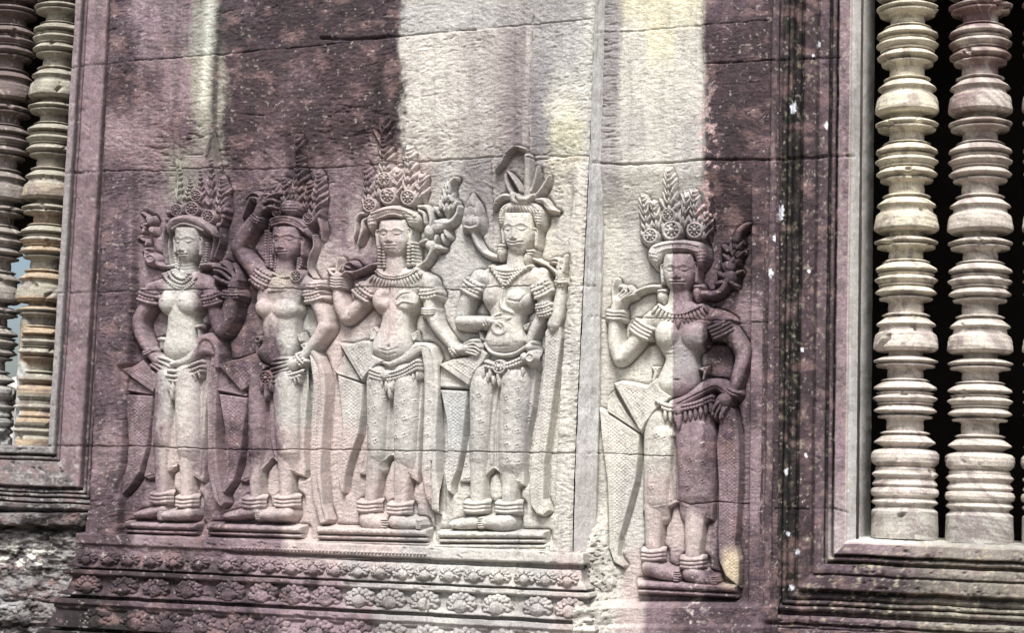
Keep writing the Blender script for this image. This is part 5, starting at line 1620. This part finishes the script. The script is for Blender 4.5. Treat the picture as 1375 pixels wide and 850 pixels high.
h.cap(u((140, 330, 30), (140, 290, 16), (138, 272, 3)), -9, 6, k=2, curve=False)
for dx, dy, rx, ry, an in ((-8.5, 10, 3.6, 8, 8), (8.5, 10, 3.6, 8, -8), (-4, 8, 4, 9, 4), (4, 8, 4, 9, -4), (0, 10, 4.4, 8, 0), (-6.5, -1, 3.6, 8, 10), (6.5, -1, 3.6, 8, -10), (-2.2, -3, 3.6, 8.5, 4), (2.4, -3, 3.6, 8.5, -4), (-3, -12, 3, 7, 12), (3, -12, 3, 7, -12), (0, -15, 2.4, 7, 0)):
    h.ell(u((140, 350))[0][0] + dx, u((140, 350))[0][1] + dy, rx, ry, an, -5 + dy * .05, 4.2)
h.cap(u((112, 408, 8), (140, 414, 9), (168, 405, 8)), -5, 4)
h.cap(u((143, 420, 12), (155, 465, 12), (185, 510, 11), (220, 532, 10), (250, 540, 10)), -10, 5)
F.part('lotus_bud', h, .5)
h = HF(706, 342, 758, 372, .6); h.cap(t((595, 35, 10), (640, 55, 9), (690, 78, 9), (730, 100, 8)), -8, 5); F.part('flower_stem', h)
h = HF(608, 470, 722, 656)
h.poly(l((225, 120), (185, 180), (160, 280), (148, 400), (130, 500), (115, 560), (150, 560), (210, 540), (238, 515), (290, 555), (342, 575), (342, 500), (352, 400), (372, 300), (384, 180), (372, 80), (300, 110)), -12.5, 4, bw=8, rim=1.0)
h.cap(l((200, 220, 40), (187.2, 410, 35.5), (184, 480, 34, -1.5), (184, 525, 34.0, -7)), -11, 12.5, k=2, curve=False); h.cap(l((312, 210, 56), (299.2, 430, 47.0), (296, 500, 44, -1.5), (296, 545, 44.0, -7)), -10, 13, k=2, curve=False)
h.line(l((262, 220), (245, 330), (240, 420), (240, 505)), 2.2, -3.4); h.dots(l((232, 260), (222, 400), (228, 500)), 2.6, 1, 1.5); h.dots(l((250, 250), (236, 400), (232, 500)), 2.6, 1, .9)
h.dots(l((122, 550), (200, 532), (235, 508)), 3, 1, .9); h.dots(l((245, 515), (290, 545), (335, 560)), 3, 1, .9)
flowers(h, l((290, 270), (290, 315), (290, 372), (292, 432), (292, 482), (330, 240), (332, 280), (330, 330), (328, 385), (325, 435), (362, 290), (358, 340), (168, 268), (165, 335), (200, 350), (204, 400), (172, 400), (140, 465), (195, 260), (328, 492), (140, 500)))
F.part('skirt', h)
h = HF(634, 456, 724, 540, .6)
h.cap(t((290, 575, 7), (330, 628, 9), (400, 648, 10), (480, 640, 12), (550, 600, 14), (590, 570, 14)), -3, 4.5)
for k in range(2): h.beads(t((295, 690 + k * 28), (380, 715 + k * 22), (460, 700 + k * 22), (560, 655 + k * 26)), 2.6, 4.2, 0, 3.4)
h.rosette(*t((390, 725))[0], 9, 1, 4, 6); h.ell(*t((575, 600))[0], 5, 5, 0, 1, 4); h.ell(*t((588, 668))[0], 6.5, 10, 0, 1, 5); h.ring(*t((590, 668))[0], 5, 1.2, 5, 2); h.ell(*t((545, 665))[0], 5, 6, 0, 1, 4)
for x, y in ((285, 750), (315, 770), (350, 790), (385, 800), (420, 790), (460, 775), (500, 755), (535, 735), (330, 745), (450, 748), (380, 770)): h.leaf(*t((x, y))[0], -88, 11, 2.8, -.5, 3.6)
F.part('belt', h, .4)
P = l((50, 155), (100, 135), (150, 128), (195, 100), (225, 115), (205, 150), (175, 185), (155, 230))
h = flap(F, P, -8, 4); h.dots(l((85, 150), (165, 205)), 2.8, .9, .9, False); h.dots(l((115, 140), (185, 175)), 2.8, .9, .9, False)
h.poly(l((55, 160), (50, 232), (152, 236), (150, 222)), -10.5, 3.4, bw=3, rim=1.2); h.dots(l((60, 222), (145, 228)), 2.6, .9, .9, False); h.dots(l((60, 205), (125, 212)), 2.6, .9, .9, False)
F.part('sash', h, .5)
P = l((52, 240), (72, 340), (78, 450), (62, 520), (75, 590), (92, 603), (92, 570), (112, 520), (128, 450), (138, 350), (148, 245))
h = flap(F, P, -12, 3.4, (.1,)); h.dots(l((80, 260), (92, 400), (80, 560)), 3, .9, .8); h.dots(l((118, 260), (112, 400), (98, 520)), 3, .9, .8)
F.part('sash', h, .5)
P = l((415, 40), (412, 150), (396, 300), (372, 450), (360, 560), (364, 640), (385, 672), (410, 678), (432, 660), (425, 635), (412, 620), (415, 500), (435, 350), (455, 200), (475, 60), (470, 10), (440, 0))
h = flap(F, P, -11.5, 3.5, ()); h.line(l((432, 80), (420, 250), (395, 420), (384, 620)), 1.1, -1.2); h.dots(l((455, 120), (430, 320), (405, 500), (398, 620)), 3.2, 1, .9)
F.part('sash', h, .5)
h = HF(638, 440, 654, 464, .6); h.poly(t((240, 490), (265, 505), (290, 560), (250, 545)), -11, 2.5, bw=3, rim=1.2); F.part('belt_tie', h)
h = HF(698, 428, 716, 450, .6); h.poly(t((520, 455), (575, 432), (555, 485), (530, 490)), -11, 2.5, bw=3, rim=1.2); F.part('belt_tie', h)
anklets(F, [(*l((175, 648))[0], 13), (*l((286, 650))[0], 13.5)])
pedestal(F, 588, 733, 713, 729, .005, 12)

# ------------------------------------------------------------------ 5  the single dancer on the right-hand wall
F = Fig('single dancer on the recessed wall, half cream and half dark purple, hand on hip', 915, 780, True)
u = tr(790, 220, 2.656); l = tr(780, 490, 2.428); t = tr(800, 380, 3.864)
h = HF(808, 330, 1012, 795)
legs(h, l((250, 180, 48), (238, 420, 36), (232, 590, 24)), l((370, 180, 62), (372, 430, 38), (362, 620, 24)))
foot(h, l((225, 660))[0], l((300, 688))[0], 11, 7.5, True, z=-6)
foot(h, l((360, 680))[0], l((425, 705))[0], 12, 7, True, z=-6)
h.poly(t((330, 130), (250, 165), (235, 215), (310, 230), (330, 330), (360, 390), (340, 450), (312, 520), (340, 570), (390, 590), (470, 585), (520, 530), (525, 450), (520, 370), (575, 300), (600, 220), (720, 200), (690, 160), (600, 130), (500, 100), (400, 95)), -9, 8.5, bw=19, curve=True, k=2)
h.bump(*t((410, 530))[0], 19, 16, 3); h.bump(*t((425, 506))[0], 4, 1.4, -2.5)
h.ell(*t((375, 268))[0], 17.5, 18.5, 0, -5, 11, 2.5); h.ell(*t((512, 275))[0], 18, 18.5, 0, -5, 11.5, 2.5)
h.line(t((345, 345), (380, 350), (410, 345)), .8, -1.2); h.line(t((345, 365), (380, 372), (410, 368)), .8, -1.2)
h.cap([(912, 386, 12), (911, 408, 15)], -8, 7, k=3)
# raised forearm on the left
h.cap(t((290, 180, 38, -1), (240, 245, 38), (190, 320, 38), (130, 385, 36)), -9, 9, k=2)
h.cap(t((120, 390, 34), (98, 320, 36), (95, 240, 32), (98, 170, 28)), -8, 9.5, k=1)
hand(h, [t((95, 100, 9), (92, 40, 7), (98, 0, 6), (100, -18, 5)), t((130, 75, 8), (160, 50, 7), (145, 30, 6)), t((125, 65, 8), (150, 30, 7), (130, 20, 6)), t((140, 80, 8), (185, 50, 7), (170, 22, 6)), t((130, 90, 9), (160, 75, 7), (200, 60, 6))],
     t((100, 150, 24), (115, 95, 26)), -4, 5)
# hand on the hip on the right
h.cap(t((620, 170, 38, -1), (690, 250, 42), (745, 330, 40), (758, 390, 36), (735, 480, 32), (712, 560, 27)), -9, 9.5, k=2)
hand(h, [t((640, 620, 10), (612, 660, 8), (605, 690, 6)), t((650, 640, 10), (628, 680, 8), (622, 700, 6)), t((665, 650, 10), (650, 690, 8), (648, 708, 6)), t((640, 600, 10), (620, 640, 8), (600, 665, 6)), t((680, 650, 9), (662, 680, 8), (660, 700, 6))],
     t((705, 575, 24), (670, 610, 40)), -3, 5.5)
face(h, 912, 340, 42, 52, 910.5, .46, .66, .77, ex=(902, 920.5), mw=.38)
ear(h, 934, 352, 378, 1, -6); ear(h, 890.5, 354, 378, -1, -7)
F.part('body', h)
h = HF(855, 222, 956, 366, .6)
h.poly(u((245, 370), (215, 330), (225, 295), (265, 278), (330, 272), (400, 280), (425, 310), (420, 350), (395, 370), (375, 325), (330, 318), (285, 325), (262, 350)), -6, 9, bw=9, curve=True)
h.beads(u((250, 320), (290, 305), (350, 304), (395, 318)), 1.8, 2.9, 1.5, 2.4); h.beads(u((240, 300), (290, 288), (350, 286), (400, 298)), 1.8, 2.9, 2, 2.4)
for i in range(4): h.dots(u((218, 318 + i * 12), (250, 325 + i * 13)), 2.6, 1, 1.2, False); h.dots(u((385, 315 + i * 12), (420, 312 + i * 12)), 2.6, 1, 1.2, False)
h.spire(*u((292, 250))[0], 90, 88, 12, -6, rows=9, a=3.6); h.spire(*u((215, 270))[0], 97, 62, 10, -7, rows=7); h.spire(*u((378, 250))[0], 90, 60, 10, -7, rows=7)
h.spire(*u((245, 230))[0], 98, 36, 7, -8, rows=4); h.spire(*u((335, 220))[0], 80, 42, 7, -8, rows=4); h.spire(*u((410, 270))[0], 86, 36, 6, -8, rows=4)
for x, y, r in ((222, 258, 26), (298, 238, 33), (380, 238, 28), (288, 184, 23)): h.rosette(*u((x, y))[0], r / 2.656, -3.5, 4.4, 8)
h.cap(u((235, 150, 6), (222, 140, 6), (228, 160, 6), (240, 185, 6)), -9, 4)
F.part('crown', h, .6)
for s, P_ in ((0, [(888, 392, 2.6), (888.5, 399, 5.6), (891, 407, 1)]), (1, [(937, 386, 2.6), (936, 393, 5.4), (936, 404, 1)])):
    h = HF(P_[0][0] - 11, P_[0][1] - 12, P_[0][0] + 11, P_[-1][1] + 6, .6)
    h.cap(P_, -6, 6); h.cap([(P_[0][0] - 3.5, P_[0][1] - 1, 1.5), (P_[0][0] + 3.5, P_[0][1] - 1, 1.5)], -3, 3, curve=False)
    F.part('ear_pendant', h, .3)
h = HF(875, 400, 952, 444, .6)
h.beads(t((325, 115), (370, 150), (430, 165), (490, 150), (550, 120)), 2.0, 3.2, -.5, 3)
for i in range(15):
    s = i / 14; h.leaf(*t((318 + s * 250, 130 + 45 * math.sin(math.pi * s)))[0], -130 + 80 * s, 10, 2.8, -.5, 3.4)
h.leaf(*t((432, 195))[0], -90, 11, 3.4, 0, 4)
F.part('necklace', h, .35)
band(F, 'armband', t((200, 218), (285, 268)), 2.9, 4, seg=False); band(F, 'armband', t((605, 265), (700, 218)), 2.9, 4, seg=False)
band(F, 'bracelet', t((65, 165), (132, 170)), 2.6, 3, seg=False); band(F, 'bracelet', t((685, 555), (735, 580)), 2.4, 2, seg=False)
h = HF(846, 376, 890, 404, .6); h.cap(t((330, 18, 9), (270, 22, 10), (215, 42, 9), (170, 70, 8)), -8, 5); F.part('flower_stem', h)
h = HF(938, 292, 1014, 402, .6)
h.cap(u((405, 462, 11), (440, 466, 12), (475, 448, 12), (495, 410, 12)), -9, 5.5)
h.ell(*u((505, 400))[0], 10, 8, 30, -8, 5); h.ell(*u((500, 365))[0], 9, 8, 0, -8, 5); h.spire(*u((510, 360))[0], 78, 44, 9, -8, rows=5)
h.cap(u((525, 270, 14), (540, 235, 12), (565, 215, 8), (578, 212, 3)), -9, 5)
for x, y, a_ in ((485, 400, 150), (520, 395, 30), (490, 380, 120), (500, 340, 140), (530, 330, 40), (495, 310, 130), (530, 300, 50), (480, 420, 190), (505, 420, -30)): h.leaf(*u((x, y))[0], a_, 12, 3.4, -8, 4.5)
F.part('flower_spray', h, .8)
h = HF(856, 535, 962, 705)
h.poly(l((245, 140), (222, 220), (212, 330), (205, 420), (198, 478), (230, 476), (280, 468), (312, 450), (345, 462), (400, 498), (430, 510), (430, 450), (436, 350), (440, 240), (430, 150), (340, 170)), -12.5, 4, bw=8, rim=1.0)
h.cap(l((262, 230, 46), (248.4, 380, 41.5), (245, 450, 40, -1.5), (245, 495, 40.0, -7)), -11, 12.5, k=2, curve=False); h.cap(l((372, 230, 66), (372.0, 360, 58.5), (372, 430, 56, -1.5), (372, 475, 56.0, -7)), -10, 13, k=2, curve=False)
h.line(l((302, 240), (302, 350), (306, 440)), 2.4, -3.2); h.dots(l((294, 260), (292, 440)), 2.6, 1, 1.5)
h.dots(l((205, 470), (270, 460), (305, 445)), 3, 1, .9); h.dots(l((325, 455), (400, 485)), 3, 1, .9)
flowers(h, l((228, 345), (232, 400), (275, 240), (272, 300), (400, 262), (400, 320), (398, 380), (358, 310), (355, 350), (352, 400), (330, 260), (330, 330), (250, 230)))
F.part('skirt', h)
h = HF(890, 508, 984, 580, .6)
h.cap(l((300, 130, 14), (350, 112, 16), (400, 78, 18), (440, 62, 17), (470, 80, 16), (480, 98, 10)), -4, 6); h.line(l((320, 128), (400, 88), (440, 72), (465, 85)), .9, -2)
for k in range(2): h.beads(l((245, 118 + k * 14), (300, 138 + k * 12), (370, 128 + k * 12), (430, 105 + k * 12)), 2.6, 4, 0, 3.4)
for i in range(12):
    s = i / 11; h.leaf(*l((245 + s * 180, 145 + 22 * math.sin(math.pi * s) - s * 16))[0], -88, 12, 3.2, -.5, 3.8)
h.leaf(*l((322, 170))[0], -90, 18, 4.5, 0, 4.5); h.ell(*l((320, 150))[0], 6, 6, 0, 1, 4)
F.part('belt', h, .4)
h = HF(868, 535, 905, 580, .6); h.beads(l((245, 118), (275, 132), (300, 138)), 2.6, 4, 0, 3.4); F.part('belt', h, .4)
P = l((108, 62), (130, 55), (175, 62), (215, 72), (245, 45), (262, 80), (300, 105), (245, 150), (215, 190), (198, 225))
h = flap(F, P, -8, 4.2); h.dots(l((135, 80), (200, 200)), 2.8, .9, .9, False); h.dots(l((165, 75), (215, 175)), 2.8, .9, .9, False)
h.poly(l((105, 85), (60, 128), (62, 138), (190, 222), (195, 214), (150, 160)), -10.5, 3.4, bw=3, rim=1.2); h.dots(l((80, 135), (175, 200)), 2.8, .9, .9, False)
F.part('sash', h, .5)
P = l((58, 140), (66, 240), (84, 380), (88, 500), (90, 600), (105, 645), (140, 665), (142, 655), (122, 625), (125, 570), (150, 480), (178, 380), (188, 290), (192, 228))
h = flap(F, P, -11.5, 3.4, (.1,)); h.dots(l((85, 170), (100, 400), (105, 600)), 3, .9, .8); h.dots(l((115, 190), (120, 400), (112, 560)), 3, .9, .8); h.dots(l((145, 210), (145, 380), (125, 520)), 3, .9, .8)
F.part('sash', h, .5)
P = l((455, 160), (440, 260), (448, 400), (445, 560), (448, 640), (470, 690), (515, 728), (518, 640), (505, 590), (512, 480), (518, 340), (516, 220), (502, 145), (480, 130))
h = flap(F, P, -11.5, 3.4, ()); h.line(l((475, 180), (470, 300), (478, 480), (480, 640)), 1.1, -1.2); h.dots(l((498, 180), (505, 330), (498, 560)), 3.2, 1, .9)
F.part('sash', h, .5)
h = HF(868, 488, 888, 514, .6); h.poly(t((285, 435), (325, 435), (318, 480), (298, 515), (285, 510), (298, 460)), -11, 3, bw=3, rim=1.2); F.part('belt_tie', h)
h = HF(932, 488, 956, 514, .6); h.poly(t((528, 445), (580, 430), (575, 470), (560, 510), (548, 500), (555, 460)), -11, 3, bw=3, rim=1.2); F.part('belt_tie', h)
anklets(F, [(*l((232, 622))[0], 12), (*l((362, 648))[0], 13.5)])
pedestal(F, 855, 990, 779, 797, .05, None)
# the ground of each panel is cut a little deeper round the figures, shaped to put shade along their outlines
for k, (o, X_, Y_) in enumerate((WALL_A, WALL_B)):
    g = blur(SILH[k], 2, 3)
    g2 = blur(SILH[k], 5, 2)
    d = 4.2 * sstep(.02, .5, g) + 2.0 * sstep(.05, .6, g2)
    d = d * (1 - .62 * (liftB if k else liftA)(np.arange(1000.0))[:, None] / 14)
    ix = np.clip(X_, 0, 1098); iy = np.clip(Y_, 0, 998)
    a0 = ix.astype(int); b0 = iy.astype(int); fx = ix - a0; fy = iy - b0
    dd = (d[b0, a0] * (1 - fx) + d[b0, a0 + 1] * fx) * (1 - fy) + (d[b0 + 1, a0] * (1 - fx) + d[b0 + 1, a0 + 1] * fx) * fy
    co = np.empty(X_.size * 3, np.float32); o.data.vertices.foreach_get('co', co)
    co = co.reshape(-1, 3); co[:, 1] += (dd * S).ravel(); o.data.vertices.foreach_set('co', co.ravel()); o.data.update()
bpy.context.view_layer.update()
